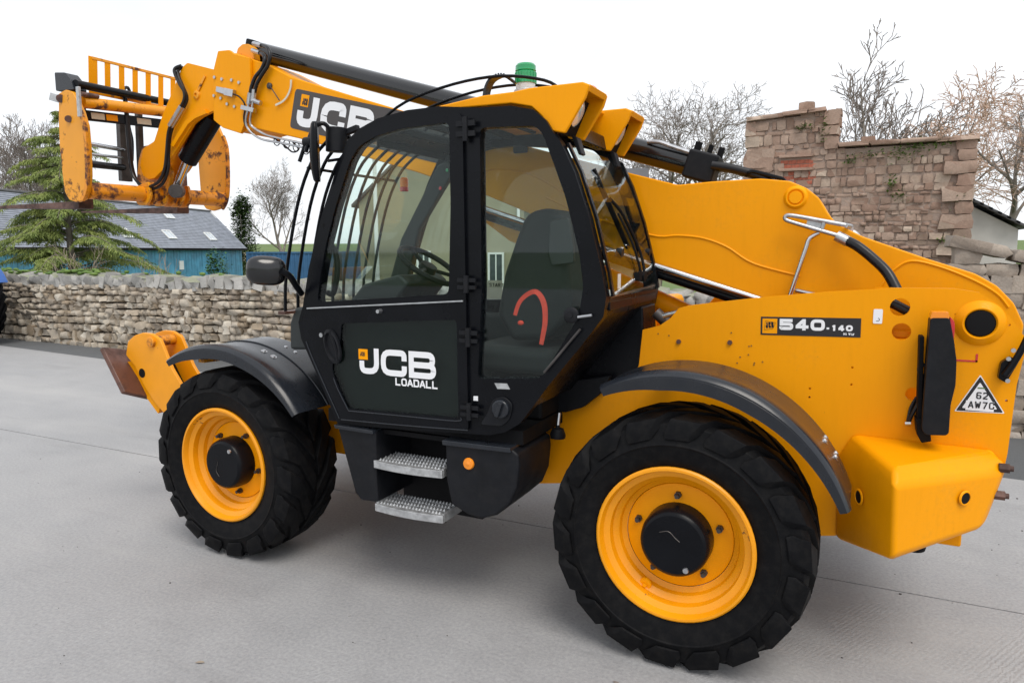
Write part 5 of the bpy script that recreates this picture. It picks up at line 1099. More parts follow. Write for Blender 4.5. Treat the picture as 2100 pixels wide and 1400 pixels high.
LOWER = [(-1.782,1.496),(-1.066,1.544),(-1.062,1.044),(-1.762,1.026),(-1.856,1.227),(-1.847,1.295),(-1.796,1.39)]
near = MB(); near.prism(CABO, YN, YN+.055, [rounded(DOORW, .03, 3), rounded(QUART, .03, 3), rounded(LOWER, .02, 3)]); cabn = near.build('cab_side', 'black_paint', T, angle=30)
FARW = [(x, z) for x, z in offset_poly(CABO, .07) if z > 1.52]
fx = [p for p in CABO if p[1] > 1.45]
far_lo = min(p[0] for p in FARW), max(p[0] for p in FARW)
mb = MB(); mb.prism(CABO, YR-.045, YR, [rounded(FARW, .02, 2)]); mb.build('cab_side', 'black_paint', T, angle=30)
# skin that joins the two sides: roof rim, front posts, sill, sloping rear wall
def skin(pts, y0, y1, t, name, m, parent=T, bev=0):
    n = len(pts); mb = MB(); P2 = []
    for i, p in enumerate(pts):
        a = Vector(pts[max(0, i-1)]); b = Vector(pts[min(n-1, i+1)]); d = (b-a).normalized(); nn = Vector((-d.y, d.x)); P2.append((p[0]+nn.x*t, p[1]+nn.y*t))
    for i in range(n-1): mb.prism([pts[i], pts[i+1], P2[i+1], P2[i]], y0, y1)
    return mb.build(name, m, parent, bevel=bev, angle=45)
BACK = [(-0.32,1.659),(-0.332,1.577),(-0.439,1.436),(-0.593,1.249),(-0.675,1.137)]
skin(BACK, YN+.056, YR-.046, -.03, 'rear_wall', 'black_paint')
mb = MB(); mb.box(-1.95, -.75, YN+.056, YR-.046, .93, 1.0); mb.build('cab_floor', 'dark', T)
mb = MB(); mb.prism([(-1.839,0.943),(-2.074,1.389),(-2.09,1.483),(-2.059,1.538),(-2.018,1.535),(-2.041,1.48),(-2.032,1.392),(-1.814,0.989)], YN+.056, YR-.046); mb.build('front_wall', 'black_paint', T)
# roof: black front rim and glazed panel with bars
ROOFF = [(-1.654,2.487),(-1.537,2.529),(-1.358,2.553),(-1.176,2.558)]
skin(ROOFF, YN+.056, YN+.14, -.04, 'roof_edge', 'black_paint'); skin(ROOFF, YR-.13, YR-.046, -.04, 'roof_edge', 'black_paint')
skin([ROOFF[0], ROOFF[1]], YN+.14, YR-.13, -.05, 'roof_header', 'black_paint')
skin([(a, b-.012) for a, b in ROOFF[1:]] + [(-.9, 2.545), (-.72, 2.54)], YN+.14, YR-.13, -.006, 'roof_glass', 'cab_glass')
RF = [(-1.626,2.49),(-1.46,2.532),(-1.176,2.56),(-0.912,2.57),(-0.689,2.557)]
for k, y in enumerate((-.96, -.76, -.56, -.36)):
    mb = MB(); pts = [(x, y, z + .045 + .085*math.sin(i*.62)) for i, (x, z) in enumerate(RF)]; pts = [(pts[0][0]-.02, y, pts[0][2]-.05)] + pts + [(-.60, y, 2.60)]; mb.tube(smooth(pts, 4), .0075, 8); mb.build('roof_guard_bar', 'black_paint', T)
mb = MB(); mb.bar((RF[0][0]-.01, -1.0, RF[0][1]+.035), (RF[0][0]-.01, -.36, RF[0][1]+.035), .025, .012); mb.build('guard_rail', 'black_paint', T)
for k in range(6):
    mb = MB(); x = -1.62 + k*.15; mb.bar((x, YN+.14, 2.46 + .02*k - (.03 if k == 0 else 0)), (x, YR-.13, 2.46 + .02*k - (.03 if k == 0 else 0)), .025, .03); mb.build('roof_bar', 'dark', T)
# arched strap at the roof and its green beacon
mb = MB(); hp_ = smooth([(-1.015,-0.92,2.615),(-1.006,-0.92,2.655),(-0.984,-0.92,2.69),(-0.947,-0.92,2.707),(-0.92,-0.9,2.708),(-0.902,-0.85,2.696)], 4)
for i in range(len(hp_)-1): mb.bar(hp_[i], hp_[i+1], .012, .055, (0, 1, 0))
mb.build('beacon_arm', 'fender_plastic', T, angle=0)
bc = Vector((-0.856,-0.8,2.655)); 
mb = MB(); mb.lathe([(.060, -.03), (.058, .0), (.050, .004), (.048, .03), (.046, .034)], bc, (0, 0, 1), 28); bb = mb.build('beacon_base', 'clear_lens', T)
mb = MB(); mb.lathe([(0.03, .03), (.052, .032), (.052, .085), (.048, .088), (.052, .092), (.051, .115), (.044, .124), (0, .126)], bc, (0, 0, 1), 30); mb.build('beacon_lens', 'green_lens', bb, angle=30)
mb = MB()
for k in range(20):
    a = k*6.283/20; mb.bar(bc + Vector((math.cos(a)*.0525, math.sin(a)*.0525, .034)), bc + Vector((math.cos(a)*.0525, math.sin(a)*.0525, .083)), .004, .004, (math.cos(a), math.sin(a), 0))
stuff(mb.build('lens_rib', 'green_lens', bb, angle=0))
mb = MB(); mb.lathe([(.054, -.04), (.054, .0), (.05, .004), (0, .004)], bc - Vector((0, 0, .012)), (0, 0, 1), 24); mb.build('beacon_mount', 'dark', bb)
# yellow rear roof with two lamp hoods
RT = [(-1.194,2.56),(-0.938,2.578),(-0.629,2.578),(-0.441,2.573),(-0.5,2.556),(-0.628,2.551),(-0.744,2.532),(-0.954,2.546),(-1.189,2.549)]
mb = MB(); mb.prism([(-1.215, 2.555), (-.95, 2.585), (-.60, 2.590), (-.56, 2.578), (-.62, 2.53), (-.74, 2.535), (-1.2, 2.54)], -1.094, YR+.004); rf = mb.build('roof', 'yellow', T, bevel=.008)
HOOD = [(-.80, 2.537), (-.78, 2.586), (-.70, 2.594), (-.448, 2.595), (-.415, 2.58), (-.432, 2.53), (-.507, 2.415), (-.528, 2.384), (-.606, 2.400), (-.638, 2.463), (-.690, 2.511)]
def hood(y0, y1, near_):
    for a, b in ((y0, y0+.022), (y1-.022, y1)):
        mb = MB(); mb.prism(HOOD, a, b); mb.build('lamp_hood', 'yellow', T, bevel=.007)
    mb = MB(); mb.prism([(-.80, 2.537), (-.70, 2.590), (-.448, 2.595), (-.413, 2.582), (-.425, 2.555), (-.46, 2.570), (-.70, 2.566), (-.78, 2.535)], y0+.022, y1-.022); mb.build('hood_top', 'yellow', T, bevel=.004)
    mb = MB(); mb.prism([(-.62, 2.55), (-.50, 2.55), (-.57, 2.40), (-.62, 2.41)], y0+.022, y1-.022); mb.build('hood_back', 'dark', T)
    c = Vector((-.515, (y0+y1)/2, 2.485)); d = Vector((.88, 0, -.42)).normalized()
    mb = MB(); mb.lathe([(.062, -.04), (.066, .0), (.06, .004)], c, d, 20); wl = mb.build('work_lamp', 'black_plastic', T)
    mb = MB(); mb.lathe([(.06, .0), (.04, .008), (0, .010)], c, d, 20); mb.build('lamp_lens', 'clear_lens', wl)
hood(-1.10, -.84, 1); hood(-.46, -.20, 0)
mb = MB(); mb.lathe([(.028, 0), (.026, .01), (.016, .016), (0, .018)], (-.455, -.97, 2.588), (.2, 0, 1), 16); mb.build('roof_marker', 'red_lens', T)
mb = MB(); mb.prism([(-.64, 2.50), (-.56, 2.46), (-.545, 2.39), (-.60, 2.39)], -.84, -.46); mb.build('rear_header', 'black_paint', T, bevel=.006)
for y in (-.93, -.37):
    mb = MB(); mb.prism([(-.555, 2.40), (-.525, 2.385), (-.50, 2.31), (-.515, 2.305)], y-.03, y+.03); mb.build('window_hinge', 'black_plastic', T, bevel=.004)
# glazing
GN = YN + .02
mb = MB(); mb.prism(offset_poly(QUART, -.012), GN, GN+.005); mb.build('quarter_glass', 'cab_glass', T, angle=0)
mb = MB(); fq = offset_poly(FARW, -.01); mb.prism(fq, YR-.03, YR-.025); mb.build('right_glass', 'cab_glass', T, angle=0)
WS = [(-2.049,1.539),(-2.002,1.778),(-1.901,2.054),(-1.789,2.298),(-1.711,2.433),(-1.638,2.483)]
skin([(x+.012, z) for x, z in WS], YN+.06, YR-.05, .005, 'windscreen', 'cab_glass')
RWN = [(-0.539,2.342),(-0.474,2.213),(-0.403,2.012),(-0.34,1.774),(-0.32,1.663)]
rg = skin([(x+.004, z) for x, z in RWN], YN+.075, YR-.055, .005, 'rear_window', 'rear_glass')
# dark band painted round the rear glass
for y0, y1 in ((YN+.052, YN+.076), (YR-.075, YR-.045)): skin([(x+.006, z) for x, z in RWN], y0, y1, .012, 'glass_band', 'black_paint')
skin([(x+.008, z) for x, z in RWN[-2:]], YN+.056, YR-.046, .010, 'glass_band', 'black_paint') if False else None
mb = MB(); mb.prism([(-.355, 1.64), (-.320, 1.64), (-.318, 1.60), (-.36, 1.60)], YN+.056, YR-.046); mb.build('rear_sill', 'black_paint', T, bevel=.004)
mb = MB(); mb.bar((-.325, -1.05, 1.66), (-.322, -.26, 1.68), .008, .008); mb.build('sill_trim', 'zinc', T)
for y in (-.80, -.30):
    mb = MB(); mb.cyl((-.375, y, 1.86), (-.345, y, 1.855), .022, 14); mb.build('window_knob', 'black_plastic', T)
mb = MB(); mb.box(-.3355, -.334, -.905, -.86, 1.69, 1.76); mb.build('window_sticker', 'white_print', T)
# rear wiper
mb = MB(); wp = [Vector((-.31, -.52, 1.74)), Vector((-.345, -.50, 1.86)), Vector((-.40, -.62, 2.04)), Vector((-.44, -.72, 2.12))]; mb.tube(smooth(wp, 4), .008, 6); mb.tube(smooth([Vector((-.31, -.58, 1.74)), Vector((-.35, -.62, 1.90)), Vector((-.41, -.68, 2.05))], 4), .006, 6); wi = mb.each('wiper_arm', 'dark', T)[0]
mb = MB(); mb.bar((-.385, -.58, 1.88), (-.485, -.84, 2.25), .014, .022, (1, 0, 0)); mb.build('wiper_blade', 'dark', wi)
mb = MB(); mb.cyl((-.36, -.55, 1.74), (-.30, -.55, 1.735), .026, 14); mb.bar((-.325, -.62, 1.74), (-.325, -.48, 1.74), .03, .04); mb.each('wiper_motor', 'dark', wi)
# round grab handle, gas strut, fuel cap and plate on the lower quarter
q = (-0.476,-1.13,1.581); mb = MB(); mb.lathe([(.036, 0), (.036, .012), (.028, .018), (.012, .018), (.010, .024), (0, .024)], q, (0, -1, 0), 24); mb.build('window_latch', 'black_plastic', T)
mb = MB(); mb.cyl((-0.607,-1.14,1.311), (-0.432,-1.14,1.52), .006, 8); mb.build('gas_strut', 'steel_dark', T)
mb = MB(); mb.cyl((-0.444,-1.14,1.574), (-0.378,-1.14,1.585), .007, 8); mb.build('latch_lever', 'zinc', T)
a_ = [(-0.875,1.238),(-0.807,1.241),(-0.791,1.214),(-0.859,1.211)]; mb = MB(); mb.prism(a_, -1.1225, -1.1212); mb.build('info_plate', 'galvanised', T, angle=0)
fq_ = [(-0.953,1.026),(-0.917,1.079),(-0.879,1.16),(-0.819,1.179),(-0.775,1.145),(-0.79,1.068),(-0.832,1.03)]; mb = MB(); mb.prism(rounded(fq_, .02), -1.130, -1.1205); fu = mb.build('filler_recess', 'black_plastic', T, bevel=.004)
q = (-0.832,-1.14,1.119); mb = MB(); mb.lathe([(.046, 0), (.046, .018), (.04, .024), (0, .024)], (q[0], -1.131, q[2]), (0, -1, 0), 24); mb.obox((q[0], -1.162, q[2]), (.012, 0, .035), (0, .012, 0), (.010, 0, -.003)); mb.build('filler_cap', 'fender_plastic', fu, bevel=.004)
# ---- door
DO = [(-1.807,0.959),(-1.93,1.197),(-2.037,1.392),(-2.046,1.481),(-2.014,1.573),(-1.959,1.779),(-1.863,2.053),(-1.756,2.291),(-1.682,2.418),(-1.613,2.461),(-1.504,2.5),(-1.335,2.519),(-1.052,2.509),(-1.026,2.489),(-1.013,0.997),(-1.334,0.982)]
mb = MB(); mb.prism(rounded(DO, .012, 2), -1.138, -1.121, [rounded(offset_poly(DOORW, .008), .03, 3), rounded(offset_poly(LOWER, .006), .02, 3)]); door = mb.build('door', 'black_paint', T, angle=30)
mb = MB(); mb.prism(offset_poly(DOORW, -.006), -1.129, -1.124); mb.build('door_window', 'cab_glass', door, angle=0)
mb = MB(); mb.prism(offset_poly(LOWER, -.006), -1.131, -1.126); lw = mb.build('lower_window', 'dark_glass', door, angle=0)
mb = MB(); mb.prism(offset_poly(LOWER, -.01), -1.09, -1.08); mb.build('door_lining', 'interior', door, angle=0)
mb = MB(); mb.bar((-2.004,-1.142,1.563), (-1.031,-1.142,1.63), .008, .007); mb.build('window_trim', 'zinc', door)
for pts in ([(-1.811,-1.14,0.972),(-1.898,-1.14,1.134),(-1.985,-1.14,1.297),(-2.022,-1.14,1.381)], [(-1.798,-1.14,0.968),(-1.387,-1.14,0.979),(-1.013,-1.14,0.994)], [(-1.746,-1.14,1.021),(-1.386,-1.14,1.028),(-1.082,-1.14,1.034),(-1.054,-1.14,1.054)], [(-1.746,-1.14,1.021),(-1.811,-1.14,1.127),(-1.841,-1.14,1.192)]):
    mb = MB(); mb.tube(smooth(pts, 4), .0032, 6); mb.build('door_seam', 'fender_plastic', door)
hc = (-1.837,-1.14,1.364); tl = math.atan2(1, -.42)
hx_, hz_ = Vector((.30, 0, -.95)).normalized(), Vector((.95, 0, .30)).normalized()
mb = MB(); n = 28; prof = []
ring = [[], [], [], []]
for i in range(n):
    a = 6.283*i/n; e = hx_*math.cos(a)*.098 + hz_*math.sin(a)*.050; c = Vector((hc[0], -1.138, hc[2]))
    for k, (s, d) in enumerate(((1, .0), (.97, -.014), (.80, -.018), (.72, -.003))): ring[k].append(c + e*s + Vector((0, d, 0)))
for k in range(3): mb.add(ring[k] + ring[k+1], [(i, (i+1) % n, n+(i+1) % n, n+i) for i in range(n)])
mb.add(ring[3], [tuple(range(n))]); hd = mb.build('door_handle', 'black_plastic', door, angle=45)
mb = MB(); mb.tube(smooth([Vector((hc[0], -1.146, hc[2])) + hx_*t*.09 + hz_*(.012 - .03*(1-t*t)*-.4) for t in (-.9, -.5, 0, .5, .9)], 4), .012, 8); mb.build('handle_lever', 'black_paint', hd)
q = (-1.901,-1.14,1.424); mb = MB(); mb.cyl((q[0], -1.15, q[2]), (q[0], -1.16, q[2]), .012, 12); mb.build('lock_barrel', 'zinc', hd)
q = (-1.521,-1.14,1.564); mb = MB(); mb.cyl((q[0], -1.138, q[2]), (q[0], -1.165, q[2]), .013, 14, .010); mb.build('door_stop', 'zinc', door)
for v0, v1 in ((238, 300), (560, 600), (672, 710), (826, 860)):
    p0, p1 = (-0.997,-1.14,3.001), 0
    z0, z1 = {238: (-1.006,-1.14,2.375)[2], 560: (-1.01,-1.14,1.67)[2], 672: (-1.008,-1.14,1.411)[2], 826: (-1.007,-1.14,1.049)[2]}[v0], {238: (-1.004,-1.14,2.485)[2], 560: (-1.009,-1.14,1.752)[2], 672: (-1.007,-1.14,1.501)[2], 826: (-1.006,-1.14,1.132)[2]}[v0]
    x_ = {238: (-1.005,-1.14,2.42)[0], 560: (-1.009,-1.14,1.717)[0], 672: (-1.002,-1.14,1.459)[0], 826: (-1.001,-1.14,1.098)[0]}[v0]
    mb = MB(); mb.cyl((x_, -1.15, z0), (x_, -1.15, z1), .013, 12); mb.box(x_-.05, x_+.05, -1.15, -1.138, z0 + (z1-z0)*.2, z0 + (z1-z0)*.42); mb.box(x_-.05, x_+.05, -1.15, -1.138, z0 + (z1-z0)*.62, z0 + (z1-z0)*.85); mb.build('door_hinge', 'black_plastic', door)
mb = MB(); mb.prism([(-0.99,1.164),(-0.966,1.166),(-0.966,1.142),(-0.991,1.142)], -1.123, -1.1205); mb.build('door_label', 'white_print', T, angle=0)
# door lettering
j0, j1, j2 = Vector((-1.67,-1.132,1.224)), Vector((-1.184,-1.132,1.24)), Vector((-1.58,-1.132,1.36)); jx = (Vector((-1.184,-1.132,1.24))-Vector((-1.67,-1.132,1.224))).normalized()
JX, JZ = Vector((1, 0, 0)), Vector((0, 0, 1))
jw = j1.x - j0.x; jh = .137; jz = (j0.z+j1.z)/2 - .002
lettering('JCB', (j0.x, -1.1325, jz), JX, JZ, jh, jw*.315, jw*.026, jh*.225, 'white_print', lw, wide={'J': .82, 'C': 1.05, 'B': 1.06}, rad=.17)
q0, q1 = (-1.674,-1.132,1.305), (-1.615,-1.132,1.36); mb = MB(); mb.box(q0[0], q1[0], -1.1330, -1.1322, q0[2], q1[2]); mb.build('logo_field', 'yellow_plain', lw, angle=0)
lettering('JCB', (q0[0]+.010, -1.1338, q0[2]+.018), JX, JZ, .022, .009, .002, .0036, 'black_print', lw)
l0, l1 = (-1.444,-1.132,1.18), (-1.185,-1.132,1.188); cw_ = (l1[0]-l0[0])/7.55
lettering('LOADALL', (l0[0], -1.1325, (l0[2]+l1[2])/2-.001), JX, JZ, .040, cw_, cw_*.085, .0085, 'white_print', lw)

# ---- steps and lower side boxes
SX0, SX1 = -1.595, -1.170
mb = MB(); mb.loops(*[[(x, y, z) for x, z in [(-1.838,0.926),(-1.581,0.924),(-1.584,0.654),(-1.578,0.533),(-1.692,0.527),(-1.73,0.565),(-1.777,0.723)]] for y in (-1.13, -.72)]); mb.build('step_box', 'black_plastic', T, bevel=.012)
mb = MB(); mb.prism([(-1.154,0.918),(-0.783,0.923),(-0.747,0.901),(-0.742,0.846),(-0.753,0.736),(-0.79,0.647),(-0.865,0.578),(-0.955,0.545),(-1.024,0.554),(-1.123,0.595),(-1.149,0.716)], -1.13, -.72); tank = mb.build('tank_cover', 'black_plastic', T, bevel=.014)
mb = MB(); mb.prism([(x, z) for x, z in [(-1.846,0.936),(-1.588,0.932),(-1.583,0.911),(-1.837,0.916)]], -1.15, -.9); mb.build('step_box_lip', 'fender_plastic', T, bevel=.004)
mb = MB(); mb.prism([(-1.163,0.928),(-0.783,0.933),(-0.778,0.909),(-1.161,0.903)], -1.145, -.9); mb.build('tank_lip', 'fender_plastic', T, bevel=.004)
q = (-1.015,-1.13,0.823); mb = MB(); mb.lathe([(.030, 0), (.030, .006), (.026, .012), (.006, .013), (0, .016)], (q[0], -1.131, q[2]), (0, -1, 0), 24); mb.build('side_reflector', 'amber', T)
mb = MB(); mb.box(-1.64, -1.12, -.80, -.74, .40, .93); mb.build('step_back', 'dark', T)
mb = MB(); mb.box(-1.645, -1.115, -1.06, -.75, .895, .92); mb.build('step_soffit', 'dark', T)
for zt in (.765, .527):
    sp2 = MB(); n = 10; front = [(SX0 + (SX1-SX0)*i/n, -1.135 - .020*math.sin(math.pi*i/n)) for i in range(n+1)]
    sp2.prism_z(front + [(SX1, -1.12), (SX0, -1.12)], zt-.040, zt); pass
    sp2.box(SX0, SX0+.012, -1.12, -.94, zt-.04, zt+.02); sp2.box(SX1-.012, SX1, -1.12, -.94, zt-.04, zt+.004); st_ = sp2.build('step', 'galvanised', T, bevel=.002)
    tb = MB(); tb.box(SX0+.012, SX1-.012, -1.12, -.95, zt-.036, zt-.030); tb.build('step_shade', 'dark', st_, angle=0)  # added dark sheet; its colour stands for the shade between the tread bars
    for r_ in range(4):
        tb = MB(); y = -1.118 + r_*.046; tb.box(SX0+.014, SX1-.014, y, y+.024, zt-.012, zt-.002)
        for k in range(19):
            x = SX0 + .02 + k*(SX1-SX0-.04)/19; tb.add([(x, y+.002, zt-.003), (x+.014, y+.002, zt-.003), (x+.014, y+.022, zt-.003), (x, y+.022, zt-.003), (x+.007, y+.012, zt+.010)], [(0, 1, 4), (1, 2, 4), (2, 3, 4), (3, 0, 4)])
        tb.build('tread_bar', 'galvanised', st_, angle=0)
# ---- bits between cab and rear wheel
q = (-0.708,-0.72,0.919); mb = MB(); mb.lathe([(.040, 0), (.042, .02), (.030, .05), (.012, .056), (.010, .07), (0, .07)], (q[0], -.72, q[2]-.03), (0, 0, 1), 20); mb.build('accumulator', 'black_plastic', T)
mb = MB(); mb.tube([(q[0], -.72, q[2]+.03), (q[0], -.70, q[2]+.10)], .010, 8); mb.build('accumulator_pipe', 'zinc', T)
mb = MB(); mb.prism([(-0.885,0.998),(-0.657,1.18),(-0.467,1.215),(-0.493,1.14),(-0.614,1.037),(-0.712,1.001)], -.60, -.551); mb.build('guard_flap', 'black_plastic', T, bevel=.004)
mb = MB(); mb.cyl((-0.268,-0.45,1.547), (-0.182,-0.45,1.469), .03, 12); mb.build('bulkhead_pipe', 'steel_dark', T)
mb = MB(); mb.cyl((-0.217,-0.5,1.533), (-0.138,-0.5,1.556), .014, 8); mb.build('grease_pipe', 'zinc', T)
mb = MB(); mb.box(-2.0, -.5, .0, .95, .95, 1.42); mb.prism([(-2.05, 1.0), (-.4, 1.0), (-.45, 1.56), (-1.9, 1.45)], .50, 1.08); mb.each('engine_cover', 'yellow', T, bevel=.04)
mb = MB(); mb.prism([(-.62, .95), (-.30, 1.2), (-.32, 1.58), (-.36, 1.58), (-.7, 1.2)], -.52, -.26); mb.build('hydraulic_guard', 'black_paint', T, bevel=.01)

# ---- inside the cab
SY = -.64
st0 = [(-0.807,2.066),(-0.73,2.079),(-0.663,2.062),(-0.628,1.997),(-0.607,1.753),(-0.591,1.551),(-0.726,1.417),(-0.925,1.407),(-1.007,1.537),(-0.966,1.749),(-0.897,1.93),(-0.852,2.032)]
mb = MB(); mb.prism(rounded(st0, .03, 3), SY-.21, SY+.21); sb = mb.build('seat_back', 'seat_fabric', T, bevel=.045, seg=4)
mb = MB(); mb.prism(rounded([(-0.697,2.016),(-0.6,2.028),(-0.574,1.901),(-0.568,1.807),(-0.686,1.794),(-0.707,1.854)], .015, 2), SY-.225, SY-.2); mb.build('seat_bolster', 'interior', sb, bevel=.008)
mb = MB(); mb.box(-1.18, -.66, SY-.25, SY+.25, 1.24, 1.38); mb.build('seat_cushion', 'seat_fabric', T, bevel=.05, seg=4)
mb = MB(); mb.box(-1.05, -.75, SY-.2, SY+.2, 1.0, 1.24); mb.build('seat_base', 'dark', T, bevel=.02)
mb = MB(); mb.box(-1.5, -.62, -.36, -.26, 1.0, 1.50); mb.build('side_console', 'interior', T, bevel=.03)
strap = smooth([(-0.813,-1.02,1.559),(-0.792,-1.02,1.617),(-0.756,-1.02,1.655),(-0.706,-1.03,1.676),(-0.675,-1.03,1.658),(-0.653,-1.03,1.608),(-0.65,-1.03,1.534),(-0.662,-1.03,1.463),(-0.67,-1.03,1.425)], 5)
mb = MB()
for i in range(len(strap)-1): mb.bar(strap[i], strap[i+1], .026*(1-.55*abs(i/len(strap)-.55)), .003, (.3, -1, .2))
mb.build('red_strap', 'red_strap', T, angle=30)
mb = MB(); mb.ball((-0.782,-1.02,1.523), .016, .012, .012); mb.build('strap_buckle', 'red_strap', T)
# steering wheel, column and dash
swc = Vector((-1.54,-0.64,1.785)); swn = Vector((.55, 0, .83)).normalized(); sx_, sy_ = orth(swn)
mb = MB(); n = 32; mb2 = [swc + (sx_*math.cos(6.283*i/n) + sy_*math.sin(6.283*i/n))*.185 for i in range(n+1)]; mb.tube(mb2, .016, 10); 
for a in (0.3, 2.4, 4.5): mb.tube([swc - swn*.02, swc + (sx_*math.cos(a) + sy_*math.sin(a))*.18], .012, 6)
mb.lathe([(.055, -.03), (.05, .005), (0, .01)], swc, swn, 20); mb.build('steering_wheel', 'black_plastic', T)
mb = MB(); mb.tube([swc - swn*.02, swc - swn*.35, swc - swn*.55 + Vector((-.1, 0, -.2))], [.035, .05, .08], 14); mb.build('steering_column', 'interior', T)
mb = MB(); mb.loops(*[[(x, y, z) for x, z in [(-1.952,1.587),(-1.856,1.682),(-1.601,1.742),(-1.542,1.693),(-1.645,1.578),(-1.682,1.456),(-1.928,1.446)]] for y in (-.85, -.42)]); mb.build('dashboard', 'interior', T, bevel=.02)
mb = MB(); mb.prism([(-2.224,1.464),(-2.182,1.556),(-1.924,1.564),(-1.613,1.516),(-1.583,1.346),(-2.231,1.311)], YN+.07, YR-.06); mb.build('dash_shelf', 'interior', T, bevel=.02)
mb = MB(); mb.prism([(-1.686,2.393),(-1.605,2.418),(-1.565,2.357),(-1.827,2.006),(-1.949,1.601),(-2.095,1.597),(-1.97,1.946)], -.30, -.25); mb.build('front_post', 'interior', T, bevel=.015)
mb = MB(); mb.tube(smooth([(-1.937,-1.02,1.909),(-1.901,-1.02,1.87),(-1.889,-1.02,1.764),(-1.921,-1.02,1.643),(-1.962,-1.02,1.642)], 5), .016, 10); mb.build('grab_handle', 'black_plastic', T)
mb = MB(); mb.lathe([(.012, 0), (.010, .004), (0, .005)], (-1.608,-0.31,2.356), (-.2, -1, 0), 10); mb.build('indicator_lamp', 'green_lens', T)
mb = MB(); mb.lathe([(.012, 0), (.010, .004), (0, .005)], (-1.659,-0.31,2.25), (-.2, -1, 0), 10); mb.build('indicator_lamp', 'red_lens', T)
q = (-1.152,-0.235,2.458); mb = MB(); mb.prism(rounded([(-1.199,2.478),(-1.107,2.477),(-1.104,2.438),(-1.196,2.438)], .01), -.236, -.233); mb.build('maker_sticker', 'black_print', T)
mb = MB(); mb.prism([(-1.39,1.688),(-1.272,1.69),(-1.273,1.58),(-1.384,1.577)], -.2405, -.2385); isk = mb.build('instruction_sticker', 'cream_sticker', T, angle=0)
q = (-1.379,-0.242,1.661); lettering('START', (q[0]+.02, -.2420, q[2]-.01), JX, JZ, .022, .016, .004, .004, 'black_print', isk)
# warning lights hanging at the far side
mb = MB(); mb.lathe([(.026, 0), (.029, .03), (.029, .06), (.02, .07), (0, .072)], (-2.136,0,2.293), (0, 0, 1), 16); wb = mb.build('boom_stop', 'amber', T)
mb = MB(); mb.lathe([(.030, -.02), (.030, .005), (.026, .008)], (-2.136,0,2.293), (0, 0, 1), 16); mb.build('stop_collar', 'red_lens', wb)
# ---- windscreen guard, mirrors and front lamp
top_y = (-1.10, -1.0, -.90, -.80, -.70, -.60, -.50, -.40, -.30)
for k, y in enumerate(top_y):
    mb = MB(); xo = -.16 if k else -.12
    pts = [(-2.20, y, 1.53), (-2.18, y, 1.75), (-2.08, y, 2.12), (-1.97, y, 2.34), (-1.86, y, 2.44), (-1.79, y, 2.475)]
    mb.tube(smooth(pts, 4), .0092, 8); mb.build('windscreen_bar', 'black_paint', T)
mb = MB(); mb.bar((-2.20, -1.13, 1.53), (-2.20, -.24, 1.53), .05, .016); mb.build('guard_bracket', 'rust', T)
mb = MB(); mb.tube([(-2.0, -1.10, 2.31), (-2.0, -.28, 2.31)], .008, 8); mb.build('guard_crossbar', 'black_paint', T)
# lower round mirror on its arm
mc = (-2.09,-1.34,1.77); mb = MB(); mb.ball((0, 0, 0), .100, .055, .076, 24, 14)
o = mb.build('mirror_shell', 'black_gloss', T, angle=180); o.location = (mc[0], -1.34, mc[2]); o.rotation_euler = (R(6), R(4), R(42))
for v in o.data.vertices:
    s = 1.0; x, y, z = v.co; p = (abs(x/.100)**3 + abs(z/.076)**3 + 1e-9)**(1/3); e = (x/.100)**2 + (z/.076)**2; k = (math.sqrt(e)/p if p > 1e-4 else 1); v.co.x *= k; v.co.z *= k
    if v.co.y > .02: v.co.y = .02
mb = MB(); mb.lathe([(.03, 0), (.028, .01), (0, .016)], (.0, -.058, .0), (0, -1, 0), 14); 
mb = MB(); mb.tube(smooth([(-2.002,-1.32,1.768),(-1.989,-1.28,1.742),(-2.007,-1.22,1.693),(-2.042,-1.14,1.642)], 5), .017, 10); mb.each('mirror_arm', 'black_paint', T)
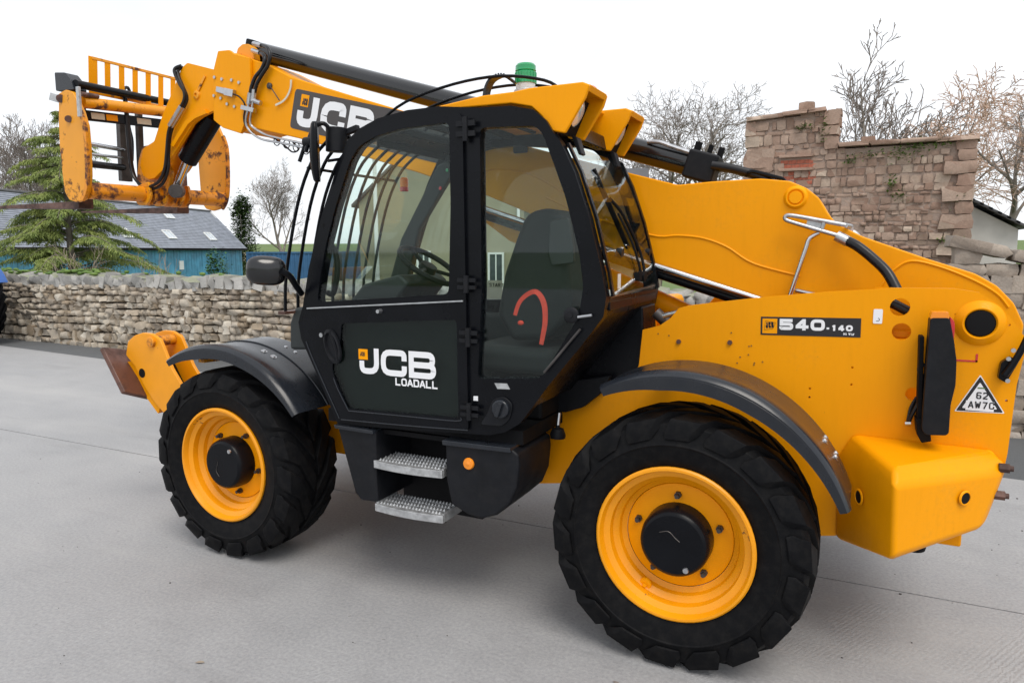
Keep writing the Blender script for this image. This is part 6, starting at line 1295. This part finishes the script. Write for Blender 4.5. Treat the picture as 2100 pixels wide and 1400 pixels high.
# upper mirror by the roof
mb = MB(); m0 = (-1.866,-1.18,2.375); mb.ball((0, 0, 0), .06, .035, .155, 20, 14); o = mb.build('mirror_shell', 'black_paint', T, angle=180); o.location = (m0[0], -1.18, m0[2]); o.rotation_euler = (0, R(5), R(-55))
for v in o.data.vertices:
    if v.co.y > .012: v.co.y = .012
    v.co.z = math.copysign(min(abs(v.co.z)*1.15, .150), v.co.z)
mb = MB(); mb.tube(smooth([(-1.901,-1.22,2.372),(-1.893,-1.2,2.44),(-1.883,-1.18,2.49),(-1.854,-1.16,2.518),(-1.833,-1.14,2.515),(-1.826,-1.12,2.483),(-1.843,-1.1,2.413)], 5), .011, 8); mb.tube([(-1.946,-1.22,2.326),(-1.913,-1.2,2.429)], .010, 8); mb.each('mirror_arm', 'black_paint', T)
mb = MB(); mb.cyl((-1.813,-1.08,2.507), (-1.819,-1.08,2.384), .055, 20); mb.cyl((-1.923,-1.2,2.425), (-1.871,-1.2,2.426), .025, 12); mb.bar((-1.846,-1.1,2.413), (-1.77,-1.05,2.439), .03, .03); mb.bar((-1.84,-1.05,2.469), (-1.695,-1.05,2.503), .03, .03); mb.each('front_work_lamp', 'black_plastic', T, bevel=.004)
mb = MB(); mb.tube([(-1.862,-1.1,2.339),(-1.804,-1.06,2.35),(-1.766,-1.06,2.338)], .008, 8); mb.build('lamp_stay', 'black_paint', T)
q = (-1.874,-1.2,1.983); mb = MB(); mb.cyl((q[0], -1.12, q[2]+.03), (q[0], -1.12, q[2]-.04), .022, 10, .014); mb.build('guard_clip', 'dark', T)


# ------------------------------------------------------------------ grit and dead leaves on the concrete
rn = random.Random(99); mb = MB()
for _ in range(240):
    x, y = rn.uniform(-6, 2.6), rn.uniform(-3.4, 2.2); s = rn.choice((.003, .004, .005, .008))*rn.uniform(.6, 1.3); mb.ball((x, y, s*.3), s, s*.8, s*.5, 5, 3)
g = stuff(mb.build('grit', 'steel_dark', angle=180, weld=False)); tag(g, 'loose dark grit scattered over the concrete yard', 'grit')
for i, (x, y, lb) in enumerate(((-1.95, -2.0, 'dead pale leaf on the concrete near the lower left corner'), (-.18, -1.33, 'small dark leaf on the concrete in front of the steps'))):
    mb = MB(); a = rn.uniform(0, 6); d = Vector((math.cos(a), math.sin(a), 0)); n_ = Vector((-d.y, d.x, 0)); p = Vector((x, y, .003)); P = []
    for t, w in ((-1, 0), (-.5, .55), (.1, .7), (.6, .4), (1, 0)): P.append(p + d*t*.022 + n_*w*.014 + Vector((0, 0, .006*w)))
    Q = [p + d*t*.022 - n_*w*.014 + Vector((0, 0, .004*w)) for t, w in ((.6, .4), (.1, .7), (-.5, .55))]
    mb.loops(P + Q, [v + Vector((0, 0, .001)) for v in P + Q]); tag(mb.build('fallen_leaf', 'twig_pale' if i == 0 else 'twig', angle=0), lb, 'leaf', 'leaves on the yard')
